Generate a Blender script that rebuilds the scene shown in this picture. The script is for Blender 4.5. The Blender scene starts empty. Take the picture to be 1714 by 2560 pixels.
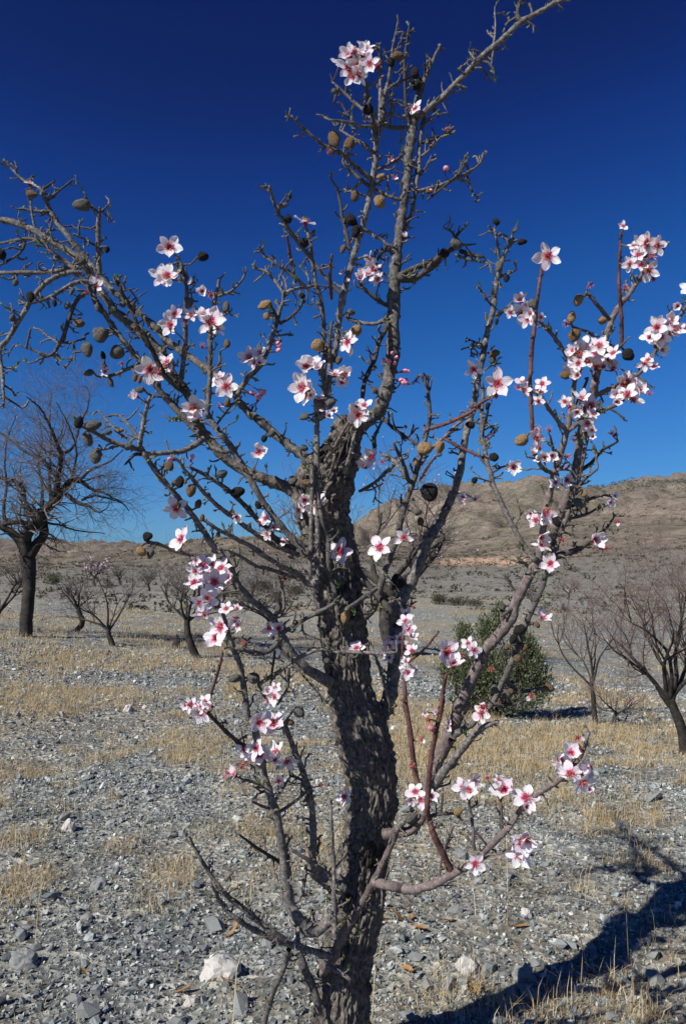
import bpy, math, random
import numpy as np
from mathutils import Vector, Matrix, Quaternion, noise as mn

random.seed(7); RNG = np.random.default_rng(7)
sc = bpy.context.scene
COL = sc.collection

# ------------------------------------------------------------------ camera
FPX, CX, CY = 1953.0, 857.0, 1280.0          # focal length and centre in photo pixels
EYE = Vector((0.0, 0.0, 1.17)); PITCH = math.atan(110 / FPX); HROW = 1390.0
cam = bpy.data.cameras.new('camera'); camo = bpy.data.objects.new('camera', cam); COL.objects.link(camo)
cam.sensor_fit = 'VERTICAL'; cam.sensor_height = 24.0; cam.lens = 24.0 * FPX / 2560
cam.clip_start = 0.02; cam.clip_end = 20000
camo.location = EYE; camo.rotation_euler = (math.pi / 2 + PITCH, 0, 0)
sc.camera = camo

# ------------------------------------------------------------------ sky, sun, exposure
SUN_AZ, SUN_EL = math.radians(231.5), math.radians(39)
w = bpy.data.worlds.new('World'); sc.world = w; w.use_nodes = True
nt = w.node_tree; bg = nt.nodes['Background']
sky = nt.nodes.new('ShaderNodeTexSky'); sky.sky_type = 'NISHITA'; sky.sun_disc = False
sky.sun_elevation = SUN_EL; sky.sun_rotation = SUN_AZ; sky.altitude = 1200
sky.air_density = 1.0; sky.dust_density = 0.1; sky.ozone_density = 3.0
sep = nt.nodes.new('ShaderNodeSeparateColor'); comb = nt.nodes.new('ShaderNodeCombineColor')   # polarised, contrasty blue
nt.links.new(sky.outputs[0], sep.inputs[0])
TONE = [[(.727, .03), (.91, .055), (1.37, .15), (3.82, .95), (8, 2.2)],           # deep polarised sky: one tone curve per channel
        [(1.315, .25), (1.62, .54), (2.435, 1.5), (5.64, 4.2), (10, 7)],
        [(2.58, 1.9), (3.06, 3.2), (4.37, 5.9), (7.2, 9.9), (12, 14)]]
for i, pts in enumerate(TONE):
    d1 = nt.nodes.new('ShaderNodeMath'); d1.operation = 'DIVIDE'; d1.inputs[1].default_value = 20
    fc = nt.nodes.new('ShaderNodeFloatCurve'); cv = fc.mapping.curves[0]; cv.points[0].location = (0, 0); cv.points[1].location = (1, pts[-1][1] * 1.5 / 20)
    for p in pts: cv.points.new(p[0] / 20, p[1] / 20)
    fc.mapping.update()
    ml = nt.nodes.new('ShaderNodeMath'); ml.operation = 'MULTIPLY'; ml.inputs[1].default_value = 20
    nt.links.new(sep.outputs[i], d1.inputs[0]); nt.links.new(d1.outputs[0], fc.inputs['Value']); nt.links.new(fc.outputs[0], ml.inputs[0]); nt.links.new(ml.outputs[0], comb.inputs[i])
nt.links.new(comb.outputs[0], bg.inputs[0]); bg.inputs[1].default_value = 0.05
sl = bpy.data.lights.new('sun', 'SUN'); slo = bpy.data.objects.new('sun', sl); COL.objects.link(slo)
sl.energy = 5.0; sl.angle = math.radians(0.53); sl.color = (1.0, 0.965, 0.91)
sdir = Vector((math.sin(SUN_AZ) * math.cos(SUN_EL), math.cos(SUN_AZ) * math.cos(SUN_EL), math.sin(SUN_EL)))
slo.rotation_euler = (-sdir).to_track_quat('-Z', 'Y').to_euler(); slo.location = (-6, -5, 8)
sc.view_settings.view_transform = 'Standard'; sc.view_settings.look = 'None'
sc.view_settings.exposure = 0.3; sc.view_settings.gamma = 1.0

# ------------------------------------------------------------------ helpers
def ray(px, py):
    u, v = (px - CX) / FPX, (CY - py) / FPX
    cp, sp = math.cos(PITCH), math.sin(PITCH)
    return Vector((u, cp - v * sp, sp + v * cp))
def unproj(px, py, Y):
    d = ray(px, py); return EYE + d * (Y / d.y)
def pxm(py, Y):                                  # metres per photo pixel at that depth
    return Y / ray(857, py).y / FPX

def link(name, mesh, parent=None, loc=(0, 0, 0)):
    o = bpy.data.objects.new(name, mesh); COL.objects.link(o); o.location = loc
    if parent is not None: o.parent = parent
    return o
def tag(o, label=None, cat=None, group=None, kind=None):
    if label: o['label'] = label
    if cat: o['category'] = cat
    if group: o['group'] = group
    if kind: o['kind'] = kind
    return o
def tri_mesh(name, V, F, mats, smooth=False, mi=None):
    V = np.asarray(V, np.float32); F = np.asarray(F, np.int32)
    k = F.shape[1]
    me = bpy.data.meshes.new(name)
    me.vertices.add(len(V)); me.vertices.foreach_set('co', V.ravel())
    me.loops.add(F.size); me.loops.foreach_set('vertex_index', F.ravel())
    me.polygons.add(len(F))
    me.polygons.foreach_set('loop_start', np.arange(0, F.size, k, dtype=np.int32))
    me.polygons.foreach_set('loop_total', np.full(len(F), k, np.int32))
    if mi is not None: me.polygons.foreach_set('material_index', np.asarray(mi, np.int32))
    me.polygons.foreach_set('use_smooth', np.full(len(F), smooth))
    for m in mats: me.materials.append(m)
    me.update(calc_edges=True); me.validate()
    return me

# ------------------------------------------------------------------ materials
def mat(name, rough=0.85, spec=0.25):
    m = bpy.data.materials.new(name); m.use_nodes = True
    b = m.node_tree.nodes['Principled BSDF']
    b.inputs['Roughness'].default_value = rough; b.inputs['Specular IOR Level'].default_value = spec
    return m, m.node_tree, b
def N(t, typ, **kw):
    n = t.nodes.new(typ)
    for k, v in kw.items():
        if k in n.inputs.keys(): n.inputs[k].default_value = v
        else: setattr(n, k, v)
    return n
def ramp(t, src, stops):
    r = t.nodes.new('ShaderNodeValToRGB'); e = r.color_ramp.elements
    while len(e) < len(stops): e.new(0.5)
    for i, (p, c) in enumerate(stops):
        e[i].position = p; e[i].color = (*c, 1)
    t.links.new(src, r.inputs[0]); return r
def mixc(t, fac, a, b, mode='MIX'):
    m = t.nodes.new('ShaderNodeMix'); m.data_type = 'RGBA'; m.blend_type = mode
    for sock, v in ((m.inputs[0], fac), (m.inputs[6], a), (m.inputs[7], b)):
        if hasattr(v, 'links'): t.links.new(v, sock)
        elif isinstance(v, (int, float)): sock.default_value = v
        else: sock.default_value = (*v, 1)
    return m.outputs[2]
def bump(t, b, src, strength=0.5, dist=0.01):
    n = t.nodes.new('ShaderNodeBump'); n.inputs['Strength'].default_value = strength; n.inputs['Distance'].default_value = dist
    t.links.new(src, n.inputs['Height']); t.links.new(n.outputs[0], b.inputs['Normal'])

def bark(name, stops, scale=60, lich=None, bstr=0.6, bd=0.002, seedrand=0.25):
    m, t, b = mat(name, 0.8, 0.2)
    tc = N(t, 'ShaderNodeTexCoord')
    n1 = N(t, 'ShaderNodeTexNoise', Scale=scale, Detail=6.0, Roughness=0.65); t.links.new(tc.outputs['Object'], n1.inputs['Vector'])
    r = ramp(t, n1.outputs[0], stops); col = r.outputs[0]
    oi = N(t, 'ShaderNodeObjectInfo')
    hv = N(t, 'ShaderNodeHueSaturation'); mr = N(t, 'ShaderNodeMapRange'); mr.inputs[3].default_value = 1 - seedrand; mr.inputs[4].default_value = 1 + seedrand
    t.links.new(oi.outputs['Random'], mr.inputs[0]); t.links.new(mr.outputs[0], hv.inputs['Value']); t.links.new(col, hv.inputs['Color']); col = hv.outputs[0]
    if lich:
        n2 = N(t, 'ShaderNodeTexNoise', Scale=lich[0], Detail=4.0, Roughness=0.7); t.links.new(tc.outputs['Object'], n2.inputs['Vector'])
        f = ramp(t, n2.outputs[0], [(lich[1], (0, 0, 0)), (lich[1] + 0.08, (1, 1, 1))])
        col = mixc(t, f.outputs[0], col, lich[2])
    t.links.new(col, b.inputs['Base Color'])
    bump(t, b, n1.outputs[0], bstr, bd)
    return m
M = {}
M['trunk'] = bark('trunk_bark', [(0.30, (0.035, 0.03, 0.026)), (0.5, (0.135, 0.117, 0.099)), (0.70, (0.27, 0.24, 0.207))], 120, (11, 0.53, (0.035, 0.03, 0.027)), 0.8, 0.004, 0.0)
M['limb'] = bark('limb_bark', [(0.32, (0.05, 0.045, 0.041)), (0.50, (0.14, 0.128, 0.115)), (0.70, (0.32, 0.297, 0.268))], 110, (38, 0.57, (0.05, 0.042, 0.037)), 1.0, 0.004)
M['grey'] = bark('branch_bark', [(0.32, (0.058, 0.051, 0.047)), (0.52, (0.135, 0.121, 0.11)), (0.72, (0.31, 0.285, 0.26))], 130, (60, 0.60, (0.05, 0.042, 0.037)), 0.9, 0.003)
M['pink'] = bark('young_branch_bark', [(0.32, (0.07, 0.054, 0.05)), (0.52, (0.135, 0.106, 0.098)), (0.72, (0.25, 0.212, 0.198))], 120, (40, 0.66, (0.07, 0.055, 0.05)), 0.4, 0.0015)
M['red'] = bark('red_shoot_bark', [(0.3, (0.06, 0.027, 0.025)), (0.55, (0.115, 0.055, 0.048)), (0.8, (0.19, 0.115, 0.10))], 120, None, 0.3, 0.001)
M['dark'] = bark('dark_branch_bark', [(0.3, (0.035, 0.03, 0.027)), (0.55, (0.075, 0.064, 0.055)), (0.8, (0.15, 0.13, 0.115))], 120, None, 0.6, 0.002)
M['spur'] = bark('spur_bark', [(0.3, (0.045, 0.039, 0.035)), (0.5, (0.115, 0.1, 0.085)), (0.75, (0.27, 0.24, 0.2))], 160, None, 0.5, 0.001)
M['fartrunk'] = bark('old_trunk_bark', [(0.3, (0.018, 0.015, 0.013)), (0.55, (0.05, 0.042, 0.035)), (0.8, (0.11, 0.09, 0.075))], 9, None, 0.8, 0.03, 0.15)
M['twig'] = bark('far_twig_bark', [(0.3, (0.10, 0.08, 0.072)), (0.6, (0.17, 0.138, 0.125)), (0.85, (0.26, 0.215, 0.195))], 5, None, 0.0, 0.001, 0.15)
M['twigp'] = bark('far_purple_twig_bark', [(0.3, (0.11, 0.08, 0.07)), (0.6, (0.19, 0.142, 0.128)), (0.85, (0.28, 0.22, 0.2))], 5, None, 0.0, 0.001, 0.1)
def flat(name, c, rough=0.7, var=0.2, scale=40, spec=0.2, trans=None):
    m, t, b = mat(name, rough, spec)
    tc = N(t, 'ShaderNodeTexCoord'); n = N(t, 'ShaderNodeTexNoise', Scale=scale, Detail=4.0); t.links.new(tc.outputs['Object'], n.inputs['Vector'])
    r = ramp(t, n.outputs[0], [(0.3, tuple(x * (1 - var) for x in c)), (0.7, tuple(min(1, x * (1 + var)) for x in c))])
    t.links.new(r.outputs[0], b.inputs['Base Color'])
    if trans:
        tr = N(t, 'ShaderNodeBsdfTranslucent'); t.links.new(r.outputs[0], tr.inputs[0])
        mx = N(t, 'ShaderNodeMixShader'); mx.inputs[0].default_value = trans
        t.links.new(b.outputs[0], mx.inputs[1]); t.links.new(tr.outputs[0], mx.inputs[2])
        t.links.new(mx.outputs[0], t.nodes['Material Output'].inputs[0])
    return m
M['bud'] = flat('green_bud', (0.20, 0.19, 0.07), 0.6)
M['leaf'] = flat('young_leaf', (0.14, 0.24, 0.045), 0.5, 0.25, 60, 0.3, 0.3)
M['calyx'] = flat('red_calyx', (0.20, 0.03, 0.035), 0.6)
M['stalk'] = flat('flower_stalk', (0.13, 0.085, 0.05), 0.7)
M['fil'] = flat('pink_filament', (0.62, 0.12, 0.22), 0.6)
M['anther'] = flat('yellow_anther', (0.6, 0.38, 0.08), 0.6)
M['budpink'] = flat('pink_bud', (0.72, 0.28, 0.38), 0.5, 0.25, 200)
M['pinkfar'] = flat('far_pink_blossom', (0.50, 0.33, 0.40), 0.6, 0.2, 2)
# petal: magenta at the claw, white at the blade, a few pink veins
def petal_mat():
    m, t, b = mat('petal', 0.55, 0.2)
    tc = N(t, 'ShaderNodeTexCoord'); sp = N(t, 'ShaderNodeSeparateXYZ'); t.links.new(tc.outputs['UV'], sp.inputs[0])
    n = N(t, 'ShaderNodeTexNoise', Scale=5.0, Detail=3.0); 
    mp = N(t, 'ShaderNodeMapping'); mp.inputs['Scale'].default_value = (4, 0.6, 1)
    t.links.new(tc.outputs['UV'], mp.inputs[0]); t.links.new(mp.outputs[0], n.inputs['Vector'])
    ad = N(t, 'ShaderNodeMath', operation='MULTIPLY_ADD'); t.links.new(n.outputs[0], ad.inputs[0]); ad.inputs[1].default_value = 0.3; t.links.new(sp.outputs[1], ad.inputs[2])
    oi = N(t, 'ShaderNodeObjectInfo')
    r = ramp(t, ad.outputs[0], [(0.20, (0.42, 0.012, 0.10)), (0.31, (0.70, 0.12, 0.28)), (0.40, (0.86, 0.66, 0.74)), (0.54, (0.90, 0.885, 0.895))])
    tint = ramp(t, oi.outputs['Random'], [(0.0, (1, 1, 1)), (0.5, (0.99, 0.95, 0.97)), (1.0, (0.94, 0.80, 0.87))])
    col = mixc(t, 1.0, r.outputs[0], tint.outputs[0], 'MULTIPLY')
    t.links.new(col, b.inputs['Base Color'])
    tr = N(t, 'ShaderNodeBsdfTranslucent'); t.links.new(col, tr.inputs[0])
    mx = N(t, 'ShaderNodeMixShader'); mx.inputs[0].default_value = 0.3
    t.links.new(b.outputs[0], mx.inputs[1]); t.links.new(tr.outputs[0], mx.inputs[2]); t.links.new(mx.outputs[0], t.nodes['Material Output'].inputs[0])
    bump(t, b, n.outputs[0], 0.3, 0.05)
    return m
M['petal'] = petal_mat()
def nut(name, a, c, scale=2.2):
    m, t, b = mat(name, 0.8, 0.15)
    tc = N(t, 'ShaderNodeTexCoord'); n = N(t, 'ShaderNodeTexNoise', Scale=scale * 3, Detail=5.0, Roughness=0.7)
    v = N(t, 'ShaderNodeTexVoronoi', Scale=scale * 4); t.links.new(tc.outputs['Object'], n.inputs['Vector']); t.links.new(tc.outputs['Object'], v.inputs['Vector'])
    r = ramp(t, n.outputs[0], [(0.3, a), (0.7, c)])
    pit = ramp(t, v.outputs[0], [(0.03, (0.6, 0.55, 0.5)), (0.16, (1, 1, 1))])
    t.links.new(mixc(t, 0.8 if 'tan' in name else 0.15, r.outputs[0], pit.outputs[0], 'MULTIPLY'), b.inputs['Base Color'])
    bump(t, b, n.outputs[0], 0.7, 0.06)
    return m
M['nut_t'] = nut('tan_almond_shell', (0.32, 0.19, 0.08), (0.52, 0.36, 0.19))
M['nut_g'] = nut('grey_almond_hull', (0.12, 0.11, 0.095), (0.24, 0.225, 0.195))
M['nut_b'] = nut('brown_almond_hull', (0.16, 0.10, 0.055), (0.30, 0.20, 0.11))
M['nut_k'] = nut('blackened_almond_hull', (0.018, 0.016, 0.016), (0.05, 0.045, 0.042))
def rock_mat(name, vals):
    m, t, b = mat(name, 0.9, 0.15)
    geo = N(t, 'ShaderNodeNewGeometry'); tc = N(t, 'ShaderNodeTexCoord')
    n = N(t, 'ShaderNodeTexNoise', Scale=55.0, Detail=5.0, Roughness=0.7); t.links.new(tc.outputs['Object'], n.inputs['Vector'])
    r = ramp(t, geo.outputs['Random Per Island'], vals)
    s = ramp(t, n.outputs[0], [(0.3, (0.62, 0.62, 0.62)), (0.7, (1.25, 1.25, 1.25))])
    t.links.new(mixc(t, 1.0, r.outputs[0], s.outputs[0], 'MULTIPLY'), b.inputs['Base Color'])
    bump(t, b, n.outputs[0], 0.5, 0.006)
    return m
M['gravel'] = rock_mat('slate_gravel', [(0.0, (0.075, 0.088, 0.093)), (0.3, (0.17, 0.193, 0.195)), (0.65, (0.30, 0.325, 0.315)), (0.9, (0.46, 0.478, 0.45)), (1.0, (0.58, 0.58, 0.53))])
M['whiterock'] = rock_mat('pale_rock', [(0.0, (0.5, 0.47, 0.42)), (1.0, (0.62, 0.59, 0.54))])
M['slate'] = rock_mat('slate_rock', [(0.0, (0.14, 0.155, 0.155)), (1.0, (0.34, 0.35, 0.33))])
def straw_mat(name, a, c, d):
    m, t, b = mat(name, 0.75, 0.15)
    geo = N(t, 'ShaderNodeNewGeometry'); r = ramp(t, geo.outputs['Random Per Island'], [(0, a), (0.5, c), (1, d)])
    t.links.new(r.outputs[0], b.inputs['Base Color'])
    tr = N(t, 'ShaderNodeBsdfTranslucent'); t.links.new(r.outputs[0], tr.inputs[0]); mx = N(t, 'ShaderNodeMixShader'); mx.inputs[0].default_value = 0.25
    t.links.new(b.outputs[0], mx.inputs[1]); t.links.new(tr.outputs[0], mx.inputs[2]); t.links.new(mx.outputs[0], t.nodes['Material Output'].inputs[0])
    return m
M['straw'] = straw_mat('dry_straw', (0.38, 0.27, 0.13), (0.55, 0.42, 0.22), (0.68, 0.57, 0.37))
M['bushleaf'] = straw_mat('olive_bush_leaf', (0.075, 0.09, 0.045), (0.145, 0.165, 0.085), (0.26, 0.28, 0.165))
M['scrub'] = straw_mat('scrub_leaf', (0.05, 0.05, 0.032), (0.095, 0.088, 0.058), (0.19, 0.165, 0.115))
M['deadleaf'] = straw_mat('dead_leaf', (0.30, 0.13, 0.04), (0.42, 0.22, 0.07), (0.5, 0.3, 0.12))

def ground_mat():
    m, t, b = mat('stony_soil', 0.95, 0.1)
    geo = N(t, 'ShaderNodeNewGeometry'); P = geo.outputs['Position']
    v1 = N(t, 'ShaderNodeTexVoronoi', Scale=38.0); v2 = N(t, 'ShaderNodeTexVoronoi', Scale=11.0); n1 = N(t, 'ShaderNodeTexNoise', Scale=0.45, Detail=6.0, Roughness=0.6)
    n2 = N(t, 'ShaderNodeTexNoise', Scale=14.0, Detail=8.0, Roughness=0.75)
    for n in (v1, v2, n1, n2): t.links.new(P, n.inputs['Vector'])
    s1 = N(t, 'ShaderNodeSeparateColor'); t.links.new(v1.outputs['Color'], s1.inputs[0])
    c = ramp(t, s1.outputs[0], [(0.0, (0.10, 0.113, 0.114)), (0.45, (0.205, 0.223, 0.216)), (0.8, (0.32, 0.332, 0.31)), (1.0, (0.54, 0.535, 0.49))])
    s2 = N(t, 'ShaderNodeSeparateColor'); t.links.new(v2.outputs['Color'], s2.inputs[0])
    c2 = ramp(t, s2.outputs[1], [(0.0, (0.72, 0.74, 0.76)), (1.0, (1.22, 1.18, 1.1))])
    col = mixc(t, 1.0, c.outputs[0], c2.outputs[0], 'MULTIPLY')
    v3 = N(t, 'ShaderNodeTexVoronoi', Scale=3.2); n3 = N(t, 'ShaderNodeTexNoise', Scale=2.6, Detail=8.0, Roughness=0.8)
    for n in (v3, n3): t.links.new(P, n.inputs['Vector'])
    c3 = ramp(t, n3.outputs[0], [(0.34, (0.5, 0.52, 0.52)), (0.52, (1, 1, 1)), (0.7, (1.35, 1.3, 1.22))]); col = mixc(t, 1.0, col, c3.outputs[0], 'MULTIPLY')
    f = ramp(t, n1.outputs[0], [(0.44, (0, 0, 0)), (0.60, (1, 1, 1))])
    col = mixc(t, f.outputs[0], col, mixc(t, 0.4, col, (0.38, 0.28, 0.15)))
    t.links.new(col, b.inputs['Base Color'])
    h = mixc(t, 0.5, v1.outputs[0], n2.outputs[0]); bump(t, b, h, 0.9, 0.03)
    return m
M['ground'] = ground_mat()
def hill_mat():
    m, t, b = mat('dry_hillside', 0.95, 0.05)
    geo = N(t, 'ShaderNodeNewGeometry'); P = geo.outputs['Position']
    n1 = N(t, 'ShaderNodeTexNoise', Scale=0.011, Detail=9.0, Roughness=0.62); n2 = N(t, 'ShaderNodeTexNoise', Scale=0.32, Detail=6.0, Roughness=0.7)
    n3 = N(t, 'ShaderNodeTexNoise', Scale=0.0045, Detail=5.0, Roughness=0.5); n4 = N(t, 'ShaderNodeTexNoise', Scale=0.035, Detail=7.0, Roughness=0.65)
    mp = N(t, 'ShaderNodeMapping'); mp.inputs['Scale'].default_value = (1, 0.45, 3.5); t.links.new(P, mp.inputs[0])
    for n in (n2, n3): t.links.new(P, n.inputs['Vector'])
    for n in (n1, n4): t.links.new(mp.outputs[0], n.inputs['Vector'])
    c = ramp(t, n1.outputs[0], [(0.32, (0.085, 0.085, 0.062)), (0.44, (0.18, 0.16, 0.132)), (0.54, (0.235, 0.205, 0.172)), (0.66, (0.31, 0.26, 0.22))])
    c3 = ramp(t, n3.outputs[0], [(0.40, (0.155, 0.145, 0.11)), (0.62, (0.30, 0.24, 0.21))])
    col = mixc(t, 0.45, c.outputs[0], c3.outputs[0])
    f = ramp(t, n4.outputs[0], [(0.57, (0, 0, 0)), (0.66, (1, 1, 1))]); col = mixc(t, f.outputs[0], col, mixc(t, 0.5, col, (0.34, 0.28, 0.2)))
    n6 = N(t, 'ShaderNodeTexNoise', Scale=0.06, Detail=9.0, Roughness=0.78); t.links.new(P, n6.inputs['Vector'])
    f6 = ramp(t, n6.outputs[0], [(0.38, (0.40, 0.42, 0.36)), (0.50, (0.85, 0.84, 0.80)), (0.64, (1.15, 1.08, 1.02))]); col = mixc(t, 1.0, col, f6.outputs[0], 'MULTIPLY')
    f2 = ramp(t, n2.outputs[0], [(0.34, (0.42, 0.45, 0.40)), (0.54, (1.05, 1.03, 1.0))]); col = mixc(t, 1.0, col, f2.outputs[0], 'MULTIPLY')
    ln = N(t, 'ShaderNodeVectorMath', operation='LENGTH'); t.links.new(P, ln.inputs[0])
    mr = N(t, 'ShaderNodeMapRange'); mr.inputs[1].default_value = 50; mr.inputs[2].default_value = 260; t.links.new(ln.outputs['Value'], mr.inputs[0])
    n5 = N(t, 'ShaderNodeTexNoise', Scale=1.3, Detail=8.0, Roughness=0.8); t.links.new(P, n5.inputs['Vector'])
    gr = ramp(t, n5.outputs[0], [(0.38, (0.07, 0.075, 0.062)), (0.48, (0.20, 0.195, 0.172)), (0.56, (0.25, 0.235, 0.2)), (0.68, (0.38, 0.34, 0.27))])
    col = mixc(t, mr.outputs[0], gr.outputs[0], col)
    sub = N(t, 'ShaderNodeVectorMath', operation='SUBTRACT'); t.links.new(P, sub.inputs[0]); sub.inputs[1].default_value = SCAR[0]
    sca = N(t, 'ShaderNodeVectorMath', operation='MULTIPLY'); t.links.new(sub.outputs[0], sca.inputs[0]); sca.inputs[1].default_value = SCAR[1]
    l2 = N(t, 'ShaderNodeVectorMath', operation='LENGTH'); t.links.new(sca.outputs[0], l2.inputs[0])
    sm0 = N(t, 'ShaderNodeMath', operation='MULTIPLY'); t.links.new(l2.outputs['Value'], sm0.inputs[0]); sm0.inputs[1].default_value = 0.38
    sm = N(t, 'ShaderNodeMath', operation='MULTIPLY_ADD'); t.links.new(n4.outputs[0], sm.inputs[0]); sm.inputs[1].default_value = 0.75; t.links.new(sm0.outputs[0], sm.inputs[2])
    sf = ramp(t, sm.outputs[0], [(0.0, (1, 1, 1)), (1.0, (1, 1, 1))]); sf.color_ramp.elements[0].position = 0.60; sf.color_ramp.elements[1].position = 0.78; sf.color_ramp.elements[1].color = (0, 0, 0, 1)
    col = mixc(t, sf.outputs[0], col, (0.44, 0.30, 0.205))
    t.links.new(col, b.inputs['Base Color']); bump(t, b, n2.outputs[0], 0.8, 0.6)
    return m
SCAR = ((0, 0, 0), (1, 1, 1))

# ------------------------------------------------------------------ terrain
HC = np.array([-700, 0, 200, 350, 450, 550, 640, 720, 800, 880, 1000, 1100, 1200, 1330, 1440, 1500, 1560, 1650, 1714, 2500], float)
RING = [  # (distance, photo row of the ground there, per column of HC)
    (60,   [1474] * 8 + [1474, 1474, 1474, 1473, 1472, 1470, 1468, 1466, 1465, 1464, 1463, 1455]),
    (150,  [1432, 1432, 1430, 1424, 1418, 1414, 1412, 1412, 1412, 1412, 1414, 1418, 1412, 1400, 1388, 1382, 1378, 1372, 1368, 1330]),
    (420,  [1412, 1410, 1402, 1384, 1356, 1345, 1350, 1352, 1368, 1378, 1392, 1396, 1384, 1362, 1342, 1334, 1330, 1324, 1318, 1270]),
    (900,  [1398, 1396, 1390, 1384, 1374, 1368, 1366, 1366, 1366, 1364, 1350, 1340, 1330, 1312, 1298, 1290, 1284, 1276, 1270, 1230]),
    (1700, [1384, 1382, 1378, 1376, 1376, 1374, 1366, 1352, 1342, 1326, 1268, 1232, 1212, 1207, 1232, 1250, 1250, 1246, 1242, 1212]),
    (2600, [1380, 1376, 1376, 1374, 1374, 1372, 1366, 1364, 1356, 1350, 1300, 1262, 1246, 1240, 1238, 1232, 1210, 1198, 1203, 1218]),
    (4200, [1368, 1367, 1365, 1366, 1367, 1368, 1370, 1370, 1370, 1370, 1340, 1300, 1290, 1290, 1290, 1290, 1280, 1270, 1270, 1270]),
    (6000, [1392] * 20)]
RD = np.log(np.array([r[0] for r in RING], float)); RR = np.array([r[1] for r in RING], float)
def near_h(x, y):
    d = y
    z = 0.0
    if d > 4: z = -0.045 * min(d - 4, 26)
    k = max(0, min(1, (d - 2.5) / 8)) * max(0, min(1, (30 - d) / 9)); z -= (.085 if x < 0 else .06) * max(-7, min(7, x)) * k
    return z
def base_h(x, y):
    d = y if y > 0.5 else 0.5
    zn = near_h(x, y)
    if d <= 22: return zn
    col = CX + FPX * max(-0.9, min(0.9, x / d))
    ld = math.log(d)
    L0 = math.log(30)
    rows = [np.interp(col, HC, RR[i]) for i in range(len(RING))] if ld > RD[0] else [np.interp(col, HC, RR[0])]
    zs = [EYE.z + math.exp(RD[i]) * (HROW - rows[i]) / FPX for i in range(len(rows))]
    if ld <= RD[0]:
        t = (d - 22) / (60 - 22); t = t * t * (3 - 2 * t)
        return zn * (1 - t) + zs[0] * t
    for i in range(len(RD) - 1):
        if ld <= RD[i + 1]:
            t = (d - math.exp(RD[i])) / (math.exp(RD[i + 1]) - math.exp(RD[i])); t = t * t * (3 - 2 * t) if i else t
            return zs[i] * (1 - t) + zs[i + 1] * t
    return zs[-1]
def ground_h(x, y):
    r = math.hypot(x, y)
    z = base_h(x, y)
    if r < 60:
        z += 0.035 * mn.noise((x * 0.9, y * 0.9, 1.7)) * min(1, r / 2) + 0.018 * mn.noise((x * 4, y * 4, 3.1)) + 0.010 * mn.noise((x * 11, y * 11, 6.1))
        z += 0.16 * mn.noise((x * 0.11, y * 0.11, 9)) * max(0, min(1, (r - 7) / 12))
    if r > 45:
        k = min(1, (r - 45) / 100)
        z += k * r * 0.009 * mn.fractal((x / r * 9, y / r * 2 + r / 260, r / 150), 1.0, 2.0, 6)
        if r > 500:                               # gullies and crags
            kk = min(1, (r - 500) / 600)
            a = abs(mn.fractal((x / 170, y / 330, 5.0), 0.9, 2.1, 6)); z -= kk * 62 * a * (0.35 + 0.65 * min(1, max(0, z) / 90))
            z += kk * 16 * min(1, max(0, z - 8) / 60)
    return z
az = np.concatenate([np.arange(-180, -46, 6), np.arange(-46, -27, 1.0), np.arange(-27, 27, 0.22), np.arange(27, 46, 1.0), np.arange(46, 180.1, 6)])
az = np.radians(az)
rad_near = np.concatenate([[0.05, 0.4, 0.8, 1.2], np.geomspace(1.5, 48, 190)])
rad_far = np.geomspace(48, 6000, 210)
def polar_sheet(name, radii, material):
    na = len(az); V = []
    for r in radii:
        for a in az:
            x, y = r * math.sin(a), r * math.cos(a)
            V.append((x, y, ground_h(x, y) if y > -20 else ground_h(x, -20)))
    F = []
    i = np.arange(len(radii) - 1)[:, None] * na + np.arange(na - 1)[None]
    i = i.ravel(); F = np.stack([i, i + 1, i + 1 + na, i + na], 1)
    o = link(name, tri_mesh(name, V, F, [material], True)); return tag(o, kind='structure')
GROUND = polar_sheet('ground', rad_near, M['ground'])
def hit(px, py):                                  # the ground point behind a photo pixel
    d = ray(px, py); t = 1.0
    while t < 5000:
        p = EYE + d * t
        if p.z < ground_h(p.x, p.y): break
        t *= 1.01
    return Vector((p.x, p.y, ground_h(p.x, p.y)))
sp_ = hit(1255, 1402); SCAR = (sp_[:], (FPX / sp_.y / 170, 1 / (0.35 * sp_.y), FPX / sp_.y / 30))
M['hill'] = hill_mat()
HILLS = polar_sheet('hills', rad_far, M['hill'])
GROUND['label'] = 'grey stony orchard ground with dry straw'; HILLS['label'] = 'dry brown hills and mountain behind the orchard'

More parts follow.
